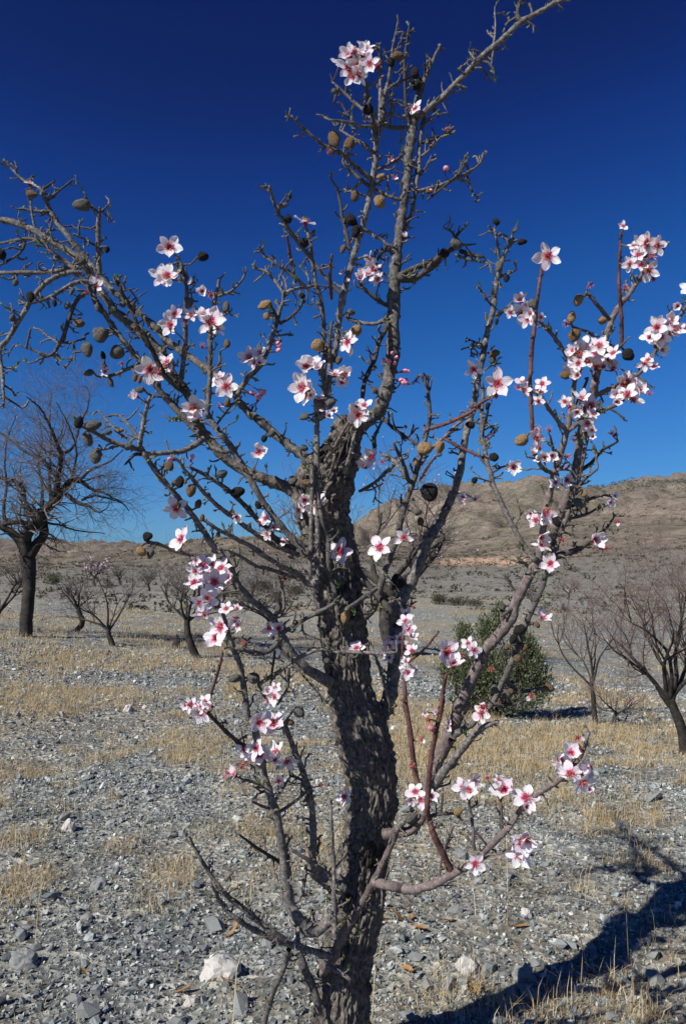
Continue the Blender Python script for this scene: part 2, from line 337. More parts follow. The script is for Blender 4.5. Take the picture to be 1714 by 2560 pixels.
# ------------------------------------------------------------------ tubes
class MB:
    def __init__(s): s.V = []; s.F = []; s.M = []; s.n = 0
    def tube(s, pts, rad, sides, m=0, cap=True, lump=0.0, seed=0.0):
        pts = [Vector(p) for p in pts]; n = len(pts)
        t0 = (pts[1] - pts[0]).normalized()
        up = Vector((0, 1, 0)) if abs(t0.y) < 0.9 else Vector((1, 0, 0))
        u = t0.cross(up).normalized(); base = s.n
        for i, p in enumerate(pts):
            tg = (pts[min(i + 1, n - 1)] - pts[max(i - 1, 0)])
            if tg.length < 1e-9: tg = t0
            tg.normalize(); u = (u - tg * u.dot(tg))
            u = u.normalized() if u.length > 1e-6 else tg.orthogonal().normalized()
            v = tg.cross(u)
            for k in range(sides):
                a = 2 * math.pi * k / sides; dr = u * math.cos(a) + v * math.sin(a); r = rad[i]
                if lump:
                    q = p + dr * r; r *= 1 + lump * mn.noise(q * 55 + Vector((seed, 0, 0))) + lump * 0.6 * mn.noise(q * 160)
                s.V.append(p + dr * r)
        s.n += n * sides
        for i in range(n - 1):
            for k in range(sides):
                k2 = (k + 1) % sides
                s.F.append((base + i * sides + k, base + i * sides + k2, base + (i + 1) * sides + k2, base + (i + 1) * sides + k)); s.M.append(m)
        if cap:
            tip = pts[-1] + (pts[-1] - pts[-2]).normalized() * rad[-1] * 0.7
            s.V.append(tip); ti = s.n; s.n += 1; b = base + (n - 1) * sides
            for k in range(sides): s.F.append((b + k, b + (k + 1) % sides, ti)); s.M.append(m)
    def add(s, V, F, m=0):
        b = s.n; s.V += [Vector(v) for v in V]; s.n += len(V)
        for f in F: s.F.append(tuple(b + i for i in f)); s.M.append(m)
    def mesh(s, name, mats, origin=Vector((0, 0, 0)), smooth=True):
        me = bpy.data.meshes.new(name); me.from_pydata([v - origin for v in s.V], [], s.F)
        for m in mats: me.materials.append(m)
        me.polygons.foreach_set('material_index', s.M); me.polygons.foreach_set('use_smooth', [smooth] * len(s.F)); me.update()
        return me

def catmull(P, sub):
    P = np.asarray(P, float); out = []
    Q = np.vstack([2 * P[0] - P[1], P, 2 * P[-1] - P[-2]])
    for i in range(1, len(Q) - 2):
        a, b, c, d = Q[i - 1], Q[i], Q[i + 1], Q[i + 2]
        for k in range(sub):
            t = k / sub
            out.append(0.5 * ((2 * b) + (c - a) * t + (2 * a - 5 * b + 4 * c - d) * t * t + (3 * b - a - 3 * c + d) * t ** 3))
    out.append(P[-1]); return np.array(out)

# ------------------------------------------------------------------ the almond tree, traced
# picture windows the points below were read in: origin x, origin y, photo pixels per window pixel
W = {k: (x, y, s / 1568) for k, (x, y, s) in dict(
    A=(0, 350, 500), B=(0, 800, 500), C=(400, 600, 500), D=(600, 0, 500), E=(1000, 0, 500), F=(600, 400, 500), G=(1000, 500, 500),
    H=(1214, 500, 500), I=(300, 1000, 500), J=(700, 900, 500), K=(1100, 950, 500), L=(400, 1350, 500), M=(800, 1350, 500),
    N=(400, 1800, 600), O=(900, 1750, 600), P=(600, 1960, 600), Z=(0, 0, 1714), T=(1050, 1400, 664)).items()}
W['Q'] = (0, 900, 400 / 1249); W['S'] = (0, 0, 1.0)
# depth at start and end (a = taken from the limb it grows on), bark, spur density | points x,y[,width]
STROKES = '''
1.80 1.94 limb .8 | J560,620,90 690,470,100 770,400,105 830,240,100 865,60,98 F1195,1500,100 1200,1250,95 1205,1000,92 1215,850,88 1238,650,72 1262,450,66 1290,300,64 1312,100,66 D1322,1200,72 1342,1080,72 1350,960,70 1372,860,58 1402,750,52 1440,640,36 1500,500,28 1568,350,22
1.90 1.75 limb 1 | D1385,930,50 E190,880,48 330,760,46 480,610,48 620,460,46 760,340,44 940,180,42 1100,85,38 1220,20,34 1330,-30,30 1450,-90,26
1.69 1.66 grey .6 | L1130,310,60 1190,345,62 1230,310,50 I1545,1380,36 1550,1000,40 1545,500,42 1540,0,44 C1260,1400,45 1272,1250,46 1320,1150,44 1335,980,42 1345,900,40 F735,1568,42 760,1400,44 772,1280,46 790,1150,50 822,1000,50 852,900,48 880,780,48 912,680,46 960,520,46 1000,350,46 1040,150,48 1060,0,48 D1055,1200,46 1080,1070,36 1095,900,30 1100,700,26 1095,500,20 1090,340,12
1.67 1.60 grey 1.2 | C1285,1210,40 1288,1000,36 1292,850,34 F662,1450,32 652,1250,34 628,1080,32 592,950,30 562,760,28 548,640,26 522,540,20
1.66 1.66 grey .5 | I1490,1400,34 1495,1150,34 1500,940,30 J250,870,34 230,800,30 205,770,24
1.66 1.63 grey .6 | C1325,960,36 1325,860,34 1335,780,30 1345,650,24
1.80 2.05 limb .6 | J230,770,60 I1500,480,66 1400,410,68 1280,320,66 1160,220,66 1080,150,64 990,80,60 920,0,58 C600,1220,58 510,1130,58 420,1050,58 260,930,56 60,790,54 A1250,1500,52 1080,1340,50 960,1240,48 860,1160,46 780,1060,46 700,960,45 620,860,44 540,760,42 440,630,38 380,520,34 330,400,28 270,350,22 180,310,22 80,210,18 30,150,14
1.80 1.79 trunk .2 | I1450,830,110 1390,750,96 1310,690,90 1200,640,86 1080,600,80
1.79 1.78 limb .5 | I1130,615,76 1050,590,80 900,510,78 780,410,76 690,300,78 C326,1490,74 290,1380,70 240,1270,62 200,1180,55 150,1120,46
1.78 1.72 grey .8 | C280,1480,48 150,1350,46 50,1230,46 B1568,900,45 1380,700,44 1250,550,44 1180,440,42 1090,310,44 1000,200,42 900,70,40 A840,1390,40 760,1270,38 690,1140,36 640,1080,32 560,990,36 480,930,38 400,870,36 330,790,30
1.78 1.86 limb .7 | C210,1190,56 130,1080,54 60,980,56 B1350,370,60 1300,290,66 1200,190,72 1100,100,78 1000,20,74 A900,1340,64 840,1250,58 740,1130,56 700,1040,58 640,950,60 560,890,60 430,810,56 300,730,54 150,660,48 0,620,42 -80,600,38
1.76 1.62 dark .8 | C180,1160,48 60,1070,44 B1440,560,44 1290,430,42 1200,260,38 1130,110,34 A1090,1480,32 1030,1330,30 960,1200,28 925,1120,24 918,1060,18
1.70 1.62 grey 1 | A640,1040,36 550,1040,38 430,1080,40 330,1150,38 250,1250,38 150,1420,38 60,1568,38 B0,230,36 15,400,30 30,550,24 30,690,14
1.72 1.75 grey 1.4 | A600,1000,32 540,1000,34 420,1030,34 200,1040,32 0,1040,28
1.78 1.84 dark 1 | A340,790,30 200,775,26 0,810,20
1.70 1.66 grey 1.4 | A690,1110,34 590,1120,34 480,1180,32 400,1230,30 300,1265,24 150,1290,16
1.72 1.72 dark 1 | A690,1190,32 640,1220,32 590,1280,32 545,1400,32 500,1550,32 B460,200,30 410,270,26 300,310,18
1.84 1.80 grey 1.2 | A780,1060,42 770,850,40 775,650,34 775,560,28
1.74 1.66 grey 1 | C160,1130,44 185,950,38 200,700,36 205,500,32 210,350,28 180,230,24 140,130,20
1.64 1.58 grey .7 | I1430,1170,60 1250,970,52 1110,780,50 960,520,50 850,340,46 760,230,46 690,120,44 C370,1360,42 385,1200,40 395,1000,38 395,780,36 400,680,30
1.66 1.68 grey .9 | C405,700,30 415,570,32 440,430,32 465,300,24
1.82 1.74 limb 1 | C600,1230,44 680,1090,42 780,990,42 850,850,40 890,720,36 930,600,30 960,480,24 975,400,20
1.76 1.52 grey .7 | L1340,1120,92 1150,1010,72 1020,870,66 950,750,60 870,600,50 740,490,48 620,360,46 560,230,46 460,90,46 380,0,46 I680,1060,46 560,890,46 450,760,44 330,620,42 240,500,42 180,390,40 B1100,980,38 1130,800,34 1160,650,26 1185,590,20
1.56 1.46 grey .9 | B1100,1020,40 980,990,36 850,940,34 720,870,26 600,820,14
1.57 1.50 grey .7 | I800,1230,42 680,1220,40 550,1210,38 400,1170,32 300,1130,26 230,1110,20
1.72 1.52 grey .8 | I1400,1215,40 1200,1130,40 1050,1040,38 900,930,36 780,840,34 700,770,32 600,660,30 520,560,26 450,470,22 400,430,18
1.72 1.58 grey .8 | I1380,1170,44 1250,1110,44 1150,1010,42 1000,850,40 880,730,36 770,650,32 650,580,28 540,520,22
1.69 1.50 grey .7 | L1130,300,50 I1300,1320,42 1150,1230,40 1010,1140,38 870,1070,34 760,1010,30 650,940,24
1.72 1.58 grey .9 | I1420,1400,36 1300,1370,32 1150,1320,30 1050,1290,28 930,1220,26 800,1170,20
1.74 1.68 grey .9 | I660,300,46 600,345,46 520,390,44 420,410,40 300,420,36 220,422,34
1.66 1.66 grey .8 | I900,395,26 800,405,34 690,345,36
1.80 1.72 dark .9 | C450,1440,20 540,1320,20 620,1240,22
1.83 2.0 limb .7 | M400,1430,130 500,1340,125 550,1200,105 575,1000,96 588,800,90 585,680,96 600,580,106 650,430,100 740,280,86 790,130,80 850,0,76 J1230,1300,72 1330,1100,66 1400,900,60 1450,600,54 1500,420,50 K270,150,48 290,0,46 G620,1350,44 660,1150,44 690,1000,42 730,850,42 742,700,40 780,560,36 795,480,34 830,400,26 870,300,22 880,260,20 915,230,12
2.0 1.98 grey 1 | G785,480,28 775,460,26 760,350,22 735,220,14
1.74 1.72 grey .9 | M180,650,56 260,635,56 310,630,56 390,570,54 440,480,52 480,330,50 540,150,48 600,0,46 J960,1200,46 1010,1040,44 1060,900,42 1100,750,38 1140,620,34 1165,500,30 1172,400,30 1150,220,26 1100,120,22 1060,160,18
1.78 1.7 dark .6 | M220,60,30 240,120,34 320,260,36 390,370,38 480,480,46 560,570,54
1.70 1.64 grey 1 | M440,380,36 300,480,36 200,550,30
1.72 1.62 red .5 | J1130,560,26 1170,540,28 1300,500,28 1450,430,28 1568,360,28 K270,210,27 400,130,24
1.72 1.70 pink .7 | J1150,730,24 1190,690,26 1280,610,26 1370,520,26 1440,460,22
1.70 1.62 dark .5 | J1040,960,36 1000,930,36 960,800,28 890,655,20
1.90 1.74 dark .8 | J780,430,30 880,530,28 980,600,26 1070,660,24
1.82 1.72 grey .8 | J620,1030,26 740,960,26 840,870,28 920,800,28 1000,760,22
1.72 1.66 red .5 | J1090,950,18 1160,830,18 1230,740,16
1.70 1.64 limb .5 | J500,890,34 540,780,32 580,600,28 590,560,24
1.69 1.60 pink .4 | J340,810,26 440,660,26 540,480,22
1.69 1.62 pink .4 | J340,1000,20 400,870,20 430,760,16
1.69 1.66 grey .5 | M140,590,36 110,400,36 70,200,36 J370,1400,36 320,1200,36 265,900,34
1.67 1.62 grey .7 | L1020,960,34 1070,935,34 1240,860,34 1400,880,32 M150,875,32 300,880,30 450,890,30 600,885,24
1.62 1.66 grey .6 | L940,750,36 1000,700,36 1100,640,36 1250,560,34 1400,480,30
1.58 1.52 grey .7 | L945,780,46 900,830,44 820,880,42 720,880,38 600,850,30
1.68 1.56 grey .6 | N1180,1290,60 1100,1320,66 1020,1370,84 960,1360,92 900,1290,72 850,1200,62 820,1000,58 785,750,54 740,550,52 690,400,50 640,150,48 600,0,44 L690,1400,50 670,1250,48 650,1100,46 620,960,44 570,850,44 520,680,42 480,560,36 450,470,28
1.57 1.52 red .3 | L380,1260,22 420,1150,22 460,1020,22 490,880,20
1.60 1.54 dark .5 | N600,190,34 530,160,34 L560,1540,34 460,1450,30 380,1360,26 330,1300,18
1.73 1.64 grey .6 | P680,690,70 590,650,84 500,580,80 N1000,930,56 995,890,48 1000,750,46 990,550,42 940,350,40 870,180,36 810,20,30
1.68 1.62 pink .6 | N1130,1020,26 1060,980,28 960,910,28 850,840,22
1.64 1.62 grey .5 | P620,1010,34 N1140,1250,32 1132,1000,26 1125,700,20 1110,510,12
1.745 1.60 pink .4 | P520,1250,50 550,1210,60 600,1150,62 640,1050,60 700,930,54 780,800,46 850,680,46 930,520,42 1000,370,38 1030,290,26
1.64 1.42 pink .5 | P860,640,62 1000,670,62 1110,690,58 1250,660,54 1380,590,50 O740,1060,46 850,950,44 960,840,40 1060,700,38 1160,610,36 1290,530,32 1380,440,30 1450,340,28 1490,210,24
1.58 1.46 red .4 | O600,1140,46 540,1000,44 480,880,40 450,780,36 435,700,34 442,600,34 460,400,34 490,230,32 520,100,30 540,0,28 M940,1350,32 960,1200,30 985,1060,26
1.74 1.50 pink .4 | O150,880,70 230,870,64 330,850,62 400,770,66 430,680,70 450,560,76 500,400,84 560,280,90 620,130,88 680,0,86 M1080,1330,92 1150,1180,90 1220,1020,88 1300,860,86 1400,740,82 1500,620,76 T560,260,56 640,100,58 700,-20,60 K740,1430,78 830,1320,80 880,1200,72 940,1050,66 1000,880,60 1050,720,58 1080,560,58 1100,400,56 1130,280,52 1180,150,54 H845,1540,62 850,1450,62 865,1380,58 900,1200,50 940,1080,46 980,950,46 1010,890,44 1060,810,42 1120,740,38 1180,650,34 1220,590,30 1245,480,26 1270,360,20
1.54 1.46 pink .7 | K770,1390,56 800,1200,56 830,980,56 870,820,54 910,680,52 950,550,48 990,400,46 1020,250,42 1040,100,36 H690,1450,34 700,1370,34 660,1280,32 600,1170,30 530,1070,28 460,990,24 410,950,20
1.53 1.50 pink .8 | K870,1390,40 930,1230,34 980,1100,34 1040,900,32 1080,800,30 1110,650,28 1150,450,24 1150,330,20
1.55 1.66 grey .8 | K750,1420,50 720,1390,46 650,1290,42 560,1130,40 480,970,40 420,830,38 370,660,36 340,500,34 320,350,30 330,150,26 330,60,22
1.62 1.76 red .7 | K340,610,24 180,540,24 30,460,22 J1400,680,20 1290,620,18
1.50 1.42 red .3 | K720,400,30 710,200,32 700,0,32 H350,1350,32 360,1150,32 380,980,31 400,800,29 420,650,27 445,520,24
1.50 1.44 pink .6 | K990,400,36 900,300,32 830,200,30 770,120,26 H330,1480,20
1.50 1.44 pink .5 | K1000,400,38 1100,320,36 1250,250,34 1390,190,28 1440,150,20
1.50 1.40 pink .6 | H850,1530,40 980,1480,38 1080,1430,36 1150,1390,34 1230,1330,32 1300,1230,30 1340,1170,30 1420,1080,28 1500,950,26 1545,870,24 1620,760,20
1.48 1.44 pink .8 | H970,940,34 900,860,30 840,780,26 790,720,22
1.48 1.46 pink .7 | H890,1140,28 860,1100,28 820,1050,26 700,1000,18
1.48 1.44 dark .8 | H920,1190,30 980,1180,30 1060,1140,30
1.46 1.40 red .5 | H1060,1140,32 1062,950,30 1050,800,28 1040,600,25 1050,400,22 1055,260,16
1.50 1.48 red .5 | K1060,230,26 1080,160,26 1150,0,22 H780,1400,22
1.52 1.46 grey .7 | K910,740,34 800,690,34 750,610,28 730,540,22
1.66 1.52 grey .6 | O440,640,60 480,560,58 560,450,54 680,300,48 740,230,40 820,170,36 900,140,26
1.64 1.50 grey .6 | O600,260,50 610,230,46 740,150,38 T330,920,36 420,850,36 500,690,34 560,550,34 600,450,34 640,330,34 690,230,32 740,90,28 760,-10,20
1.60 1.58 red .4 | O400,620,34 380,560,36 350,430,36 320,180,34 290,0,32 M665,1250,32 655,1000,30 650,780,26 660,640,20
1.70 1.52 grey .5 | P590,1130,40 540,1110,44 430,1080,42 330,1050,40 200,1000,38 N800,1460,38 650,1390,34 500,1300,28 400,1200,22 330,1060,16
1.58 1.50 grey .5 | N820,1440,38 700,1360,40 550,1240,38 420,1130,32 330,1010,28 250,880,22 190,760,14
a a grey .4 | P320,1080,36 280,1220,36 220,1350,34 160,1568,30 120,1700,24
1.72 1.74 grey .3 | P380,1110,50 430,1230,54 490,1370,50 520,1500,40
a a grey .6 | P380,890,28 370,1080,34
1.69 1.66 pink .4 | P580,1185,30 650,1230,28 720,1280,24
a a grey .4 | P680,1080,26 690,990,22
a a grey .5 | P430,530,22 410,700,22 370,770,22
1.72 1.60 dark .5 | N800,940,24 640,840,22 520,750,14
a a dark 1 | A370,480,26 440,420,20 575,310,14
a a dark 1 | A330,390,20 430,325,16
a a grey 1 | A400,560,26 330,560,24 220,550,20 170,530,14
a a grey 1 | A275,690,20 250,560,16 240,470,12
a a dark .4 | A440,700,18 380,710,14
a a dark .6 | A775,565,20 710,520,16 670,420,10
a a dark .6 | A780,565,18 830,530,14 870,490,10
a a dark .8 | A770,710,16 620,680,10
a a dark .8 | A765,830,18 700,800,16 620,750,12
a a dark .3 | A940,1190,12 1060,1160,8
a a dark .6 | B30,510,20 110,565,8
a a dark .6 | B35,600,20 170,690,10
a a grey 1 | B370,270,16 250,235,14 120,190,8
a a pink 1 | B460,180,16 380,130,14 310,70,10
a a dark 1 | B480,175,20 560,180,18 660,140,12
a a dark .8 | B580,175,16 590,250,14 590,320,10
a a dark .8 | A200,790,22 180,860,20 100,930,18 0,980,16
a a grey .6 | B1030,950,20 900,850,18 770,710,12
a a pink .6 | B1095,930,24 980,790,20 930,745,14
a a grey .7 | B930,985,22 860,1005,20 800,1020,14
a a dark .9 | B1110,1055,28 1050,1060,26 985,1130,18
a a grey .9 | B1090,350,28 1000,385,28 900,430,26 800,450,18
a a grey .8 | C460,440,24 560,400,22 640,320,20 680,230,14
a a dark .7 | C940,655,26 1040,590,22 1100,530,18 1120,480,12
a a dark .7 | C935,640,26 900,570,24 870,520,16
a a dark .8 | C440,620,20 510,585,18 560,555,10
a a dark .4 | C470,1020,26 470,900,20
a a red .5 | F435,960,26 410,830,26 385,700,24 370,600,16
a a grey 1.3 | F540,1020,28 430,920,26 330,850,24 230,780,20 140,690,14
a a grey 1 | F560,770,30 470,670,30 400,570,28 330,460,26 280,380,24 240,250,20 230,200,16
a a dark .8 | F310,380,18 350,340,16 400,290,10
a a dark .5 | F232,205,16 170,210,12
a a grey 1.5 | F340,1050,24 260,930,22 200,870,20 100,850,14
a a grey 1.3 | F345,1045,22 430,1010,24 560,990,24 600,970,20
a a dark 1 | F800,1060,30 700,960,28 620,860,26 570,800,22
a a red .7 | F715,1090,28 710,1000,28 710,850,24 720,740,18
a a dark 1 | F860,700,30 830,560,28 800,430,26 775,300,20 765,210,12
a a grey 1 | F960,540,26 1070,600,24 1150,660,24 1210,690,22
a a dark .6 | F1060,800,22 1150,680,20
a a dark .6 | F1170,1150,34 1090,1110,32 1010,1040,30 940,980,22
a a grey .8 | F840,1240,30 980,1280,30 1080,1280,30 1160,1230,30
a a dark .9 | F1175,1220,36 1140,1330,36 1090,1420,36 1050,1568,36 J700,80,34 660,180,34 640,330,30
a a dark .5 | F1245,930,60 1330,940,52 1430,890,46 1560,780,46 G0,590,46 80,615,48 170,580,44 250,500,42 330,430,40 420,370,36
a a dark .6 | G430,300,30 460,250,22 530,180,12
a a dark .8 | G430,300,22 400,245,18 340,220,10
a a dark .4 | G470,400,40 560,430,30 645,445,26
a a grey .8 | G430,430,24 560,470,20 690,500,16 710,570,12
a a dark .8 | G480,350,18 590,345,10
1.88 1.92 grey 1.2 | F1245,720,30 1310,500,32 1350,400,32 1380,200,32 1400,50,30 D1405,1350,30 1410,1100,28 1430,950,24 1450,850,18
a a grey 1 | E130,1500,30 290,1460,28 420,1410,28 520,1360,28 620,1280,22 650,1200,14
a a dark .8 | E210,1568,18 330,1470,18 440,1380,18 490,1310,16 510,1210,10
a a dark .6 | E520,1370,20 560,1490,16 620,1568,12
a a dark 1 | E170,1120,22 300,1080,20 400,1030,12
a a grey .6 | E165,1225,20 260,1150,18 310,1080,12
a a grey .6 | E175,1005,20 240,920,18 310,860,12
a a dark .6 | E175,1345,16 280,1215,10
a a grey .3 | E725,370,18 745,220,14 740,70,10
a a dark .6 | E640,480,22 700,500,22 740,590,14
a a grey .2 | E715,500,18 730,400,14
a a dark 2 | E945,170,34 915,130,30 925,60,30 945,-20,26
a a dark .3 | E990,165,18 1070,220,12
a a grey .2 | E590,480,22 540,400,16
a a dark .2 | E650,415,14 580,395,10
a a dark .5 | E500,575,20 450,535,14
a a grey .3 | E440,665,22 520,690,16
a a grey .3 | E585,535,20 640,535,14
1.66 1.58 grey .7 | D1030,1410,38 1000,1380,36 880,1280,30 780,1200,30 640,1130,26 560,1060,22 460,970,20 360,890,12
a a dark 1.3 | D1010,1460,30 900,1370,28 800,1270,22
a a pink .6 | D1050,1200,26 950,1130,24 850,1060,20 780,1020,14
a a grey .9 | D1080,1000,28 950,990,24 850,960,22 700,940,14
a a dark .7 | D910,985,20 840,890,18 800,820,14
a a grey .8 | D1060,960,30 980,880,28 880,790,26 780,690,22 720,640,14
a a dark .3 | D1065,1090,34 1020,850,30 985,680,28 968,560,22
a a dark .6 | D1100,880,34 1130,950,32 1170,1000,30 1320,1000,28
a a grey .6 | D1110,880,22 1200,900,20 1310,910,18
a a dark .6 | D1185,790,16 1310,845,14
a a grey .7 | D1180,980,20 1180,800,18 1170,730,12
1.66 1.62 grey .7 | D1105,850,34 1125,770,32 1150,680,30 1185,470,24 1210,300,18 1230,190,10
1.90 1.86 dark .6 | D1325,960,28 1300,850,26 1290,600,24 1290,450,22 1310,300,18 1325,180,10
a a dark .7 | D1170,675,20 1260,640,18 1330,610,14
a a dark .7 | D1075,1330,26 1210,1260,26 1290,1200,20
a a dark .7 | D1050,1450,22 1110,1410,20 1180,1370,12
a a grey .7 | D1050,1480,28 1150,1530,26 1260,1568,24
a a pink .8 | G755,920,24 830,850,20 900,780,18 918,735,12
a a grey .6 | G780,605,20 910,550,12
a a dark .8 | G710,820,18 660,750,16 630,710,10
a a dark .8 | G645,1145,18 540,1095,10
a a dark .3 | G680,1200,20 725,1198,14
a a dark .3 | G870,300,16 930,320,12
a a pink .4 | K400,725,20 470,690,18 540,670,14
a a pink .3 | K390,795,16 280,765,12
a a red .4 | K345,495,18 440,400,10
a a dark .6 | K330,390,24 360,300,22 380,200,18
a a dark .9 | K1060,870,26 1130,780,24 1230,700,16
a a dark 1.2 | K1070,730,32 1180,650,30 1260,560,26 1390,480,16
a a dark 1 | K1030,990,26 1140,950,26 1280,900,22 1370,940,14
a a pink .7 | K990,1095,24 1150,1050,22 1240,1000,14
a a dark .9 | K880,1390,60 1050,1340,46 1120,1300,36 1200,1240,24 1300,1160,20 1370,1060,12
a a dark 1 | K950,1360,34 1000,1470,26 1060,1500,18
a a dark .8 | K700,1480,26 650,1430,22 590,1430,14
a a dark .5 | K840,1390,24 800,1490,20 
a a pink .4 | K900,680,24 890,560,22 860,440,18
a a grey .5 | T500,710,28 580,775,24 660,770,22 740,755,18
a a dark .7 | T430,850,26 560,850,20 650,815,14
a a dark .6 | T480,300,28 490,270,24 475,250,16
a a dark .6 | T560,280,20 480,330,18
a a pink .2 | T555,180,14 490,80,16
a a pink .4 | O745,980,26 730,820,20 710,650,16
a a pink .4 | O925,850,26 915,660,18
a a dark .3 | O835,960,18 750,860,10
a a pink .4 | O545,1000,18 575,900,18 610,820,12
a a pink .3 | O520,1150,16 530,1010,14
a a dark .5 | O450,760,26 530,745,22 640,735,14
a a dark .5 | O525,745,18 540,600,12
a a pink .4 | O840,1010,14 900,1005,12 930,990,10
a a red .4 | M690,960,22 800,870,20 930,720,12
a a grey .6 | M430,900,22 470,1020,24 510,1150,24 545,1330,24 500,1450,24
a a grey .4 | L1110,640,18 1130,730,16 1250,780,12
a a grey .5 | L780,1135,32 870,1070,32 950,1020,28 1030,960,22
a a dark .6 | L770,1130,26 830,1250,18
a a dark .8 | L1010,1000,22 1000,1150,20 920,1290,14
a a dark .4 | L935,840,18 1060,990,18 1180,1130,18 1310,1280,18
a a grey .6 | L960,600,26 970,500,24 960,380,20 965,330,14
a a dark .5 | L900,870,22 870,1100,18 860,1200,12
a a dark .4 | L560,410,18 640,420,22
a a pink .6 | N660,320,20 590,300,18 490,265,14
a a pink .5 | N680,440,22 600,400,20 530,385,14
a a pink .5 | N745,530,18 800,450,16 850,370,12
a a grey .6 | N775,605,24 830,570,22 920,500,20 990,440,14
a a dark .5 | N940,400,18 880,370,16 850,365,12
a a pink .3 | N720,580,20 650,555,18 600,530,14
a a dark .3 | N650,480,14 700,450,18
a a grey .4 | N295,915,14 350,860,8
a a pink .4 | N430,1045,18 490,980,10
a a grey .6 | N820,830,20 830,920,22 850,1000,20
a a dark .5 | N1040,940,18 1030,860,16 1040,800,10
a a grey .5 | O200,870,40 280,800,34 330,740,24
a a grey .6 | H930,1200,18 985,1130,12
a a dark .8 | F1180,690,20 1110,720,16 1070,710,12
a a dark .8 | J740,710,34 735,610,30 770,540,22 795,480,14
a a grey .7 | J800,740,26 870,770,28 930,840,30 1000,920,26
'''
BASE = hit(857, 2560); BASE = Vector((unproj(848, 2700, 1.80).x, 1.80, 0)); BASE.z = ground_h(BASE.x, BASE.y) - 0.02
tree = tag(link('almond_tree', None, None, BASE), 'old almond tree in flower with rough dark trunk, nearest the camera', 'tree')

def parse(line):
    head, body = line.split('|'); h = head.split(); cur = None; P = []
    for tok in body.split():
        if tok[0].isalpha(): cur = W[tok[0]]; tok = tok[1:]
        v = [float(q) for q in tok.split(',')]
        P.append([cur[0] + v[0] * cur[2], cur[1] + v[1] * cur[2], v[2] * cur[2] if len(v) > 2 else None])
    last = next(p[2] for p in P if p[2])
    for p in P:
        if p[2] is None: p[2] = last
        last = p[2]
    return h, np.array(P, float)
NODES = []                                        # (x, y, depth, width) of everything built, for attachment
NARR = None
def nearest(x, y):
    d = np.hypot(NARR[:, 0] - x, NARR[:, 1] - y) - NARR[:, 3] * 0.5
    i = int(np.argmin(d)); return i, d[i]
def add_nodes(a):
    global NARR
    NARR = a if NARR is None else np.vstack([NARR, a])

# the trunk: bark plates are real relief
TR = np.array([(848, 2760, 165), (849, 2650, 152), (852, 2560, 143), (858, 2480, 139), (870, 2380, 130), (890, 2300, 120), (903, 2220, 116), (915, 2130, 118), (925, 2050, 122), (930, 1970, 124), (916, 1880, 138),
    (893, 1800, 130), (874, 1730, 114), (864, 1640, 114), (855, 1560, 118), (848, 1500, 122), (838, 1420, 122), (822, 1350, 124), (806, 1290, 136), (803, 1240, 142), (820, 1190, 146), (846, 1145, 108), (861, 1100, 78), (868, 1062, 64), (873, 1040, 26)], float)
def make_trunk():
    C = catmull(TR, 31); sides = 156; V = []; n = len(C)
    pts = [unproj(c[0], c[1], 1.80) for c in C]; rad = [c[2] * 0.5 * pxm(c[1], 1.8) for c in C]
    s = 0.0
    for i in range(n):
        if i: s += (pts[i] - pts[i - 1]).length
        tg = (pts[min(i + 1, n - 1)] - pts[max(i - 1, 0)]).normalized()
        u = tg.cross(Vector((0, 1, 0))).normalized(); v = tg.cross(u)
        r0 = rad[i]; hgt = pts[i].z
        up = max(0, min(1, (hgt - 1.42) / 0.15))
        for k in range(sides):
            a = 2 * math.pi * k / sides; dr = u * math.cos(a) + v * math.sin(a)
            arc = Vector((math.cos(a), math.sin(a), 0)) * 0.062
            wob = mn.noise(Vector((arc.x * 40, arc.y * 40, s * 14)))
            q = Vector((arc.x * 175 + wob * .9, arc.y * 175 + wob * .9, s * 30 + wob * .5))
            dd = mn.voronoi(q)[0]; crack = min(1, (dd[1] - dd[0]) * 1.9)
            qb = Vector((arc.x * 62 + wob * .4, arc.y * 62, s * 7 + wob)); db = mn.voronoi(qb)[0]; furrow = min(1, (db[1] - db[0]) * 3.2)
            q2 = Vector((arc.x * 420, arc.y * 420, s * 70)); fine = mn.noise(q2)
            big = mn.noise(Vector((arc.x * 14, arc.y * 14, s * 6)))
            lump = mn.noise(Vector((arc.x * 34 + 5, arc.y * 34, s * 30))) + .5 * mn.noise(Vector((arc.x * 80, arc.y * 80, s * 75)))
            r = r0 * (.96 + 0.05 * big) + 0.0085 * (crack - .5) + .0075 * (furrow - .7) + 0.0034 * fine + up * (0.021 * lump - .002)
            V.append(pts[i] + dr * r)
    i = (np.arange(n - 1)[:, None] * sides); k = np.arange(sides)[None]
    F = np.stack([(i + k).ravel(), (i + (k + 1) % sides).ravel(), (i + sides + (k + 1) % sides).ravel(), (i + sides + k).ravel()], 1)
    top = len(V); V.append(pts[-1] + Vector((0, 0, 0.006)))
    V = np.array([(p - BASE)[:] for p in V])
    me = tri_mesh('trunk', V[:-1], F, [M['trunk']], True)
    link('trunk', me, tree)
    cap = MB(); ring = [Vector(V[(n - 1) * sides + k]) for k in range(sides)]
    add_nodes(np.array([(c[0], c[1], 1.80, c[2]) for c in C[::6]]))
make_trunk()

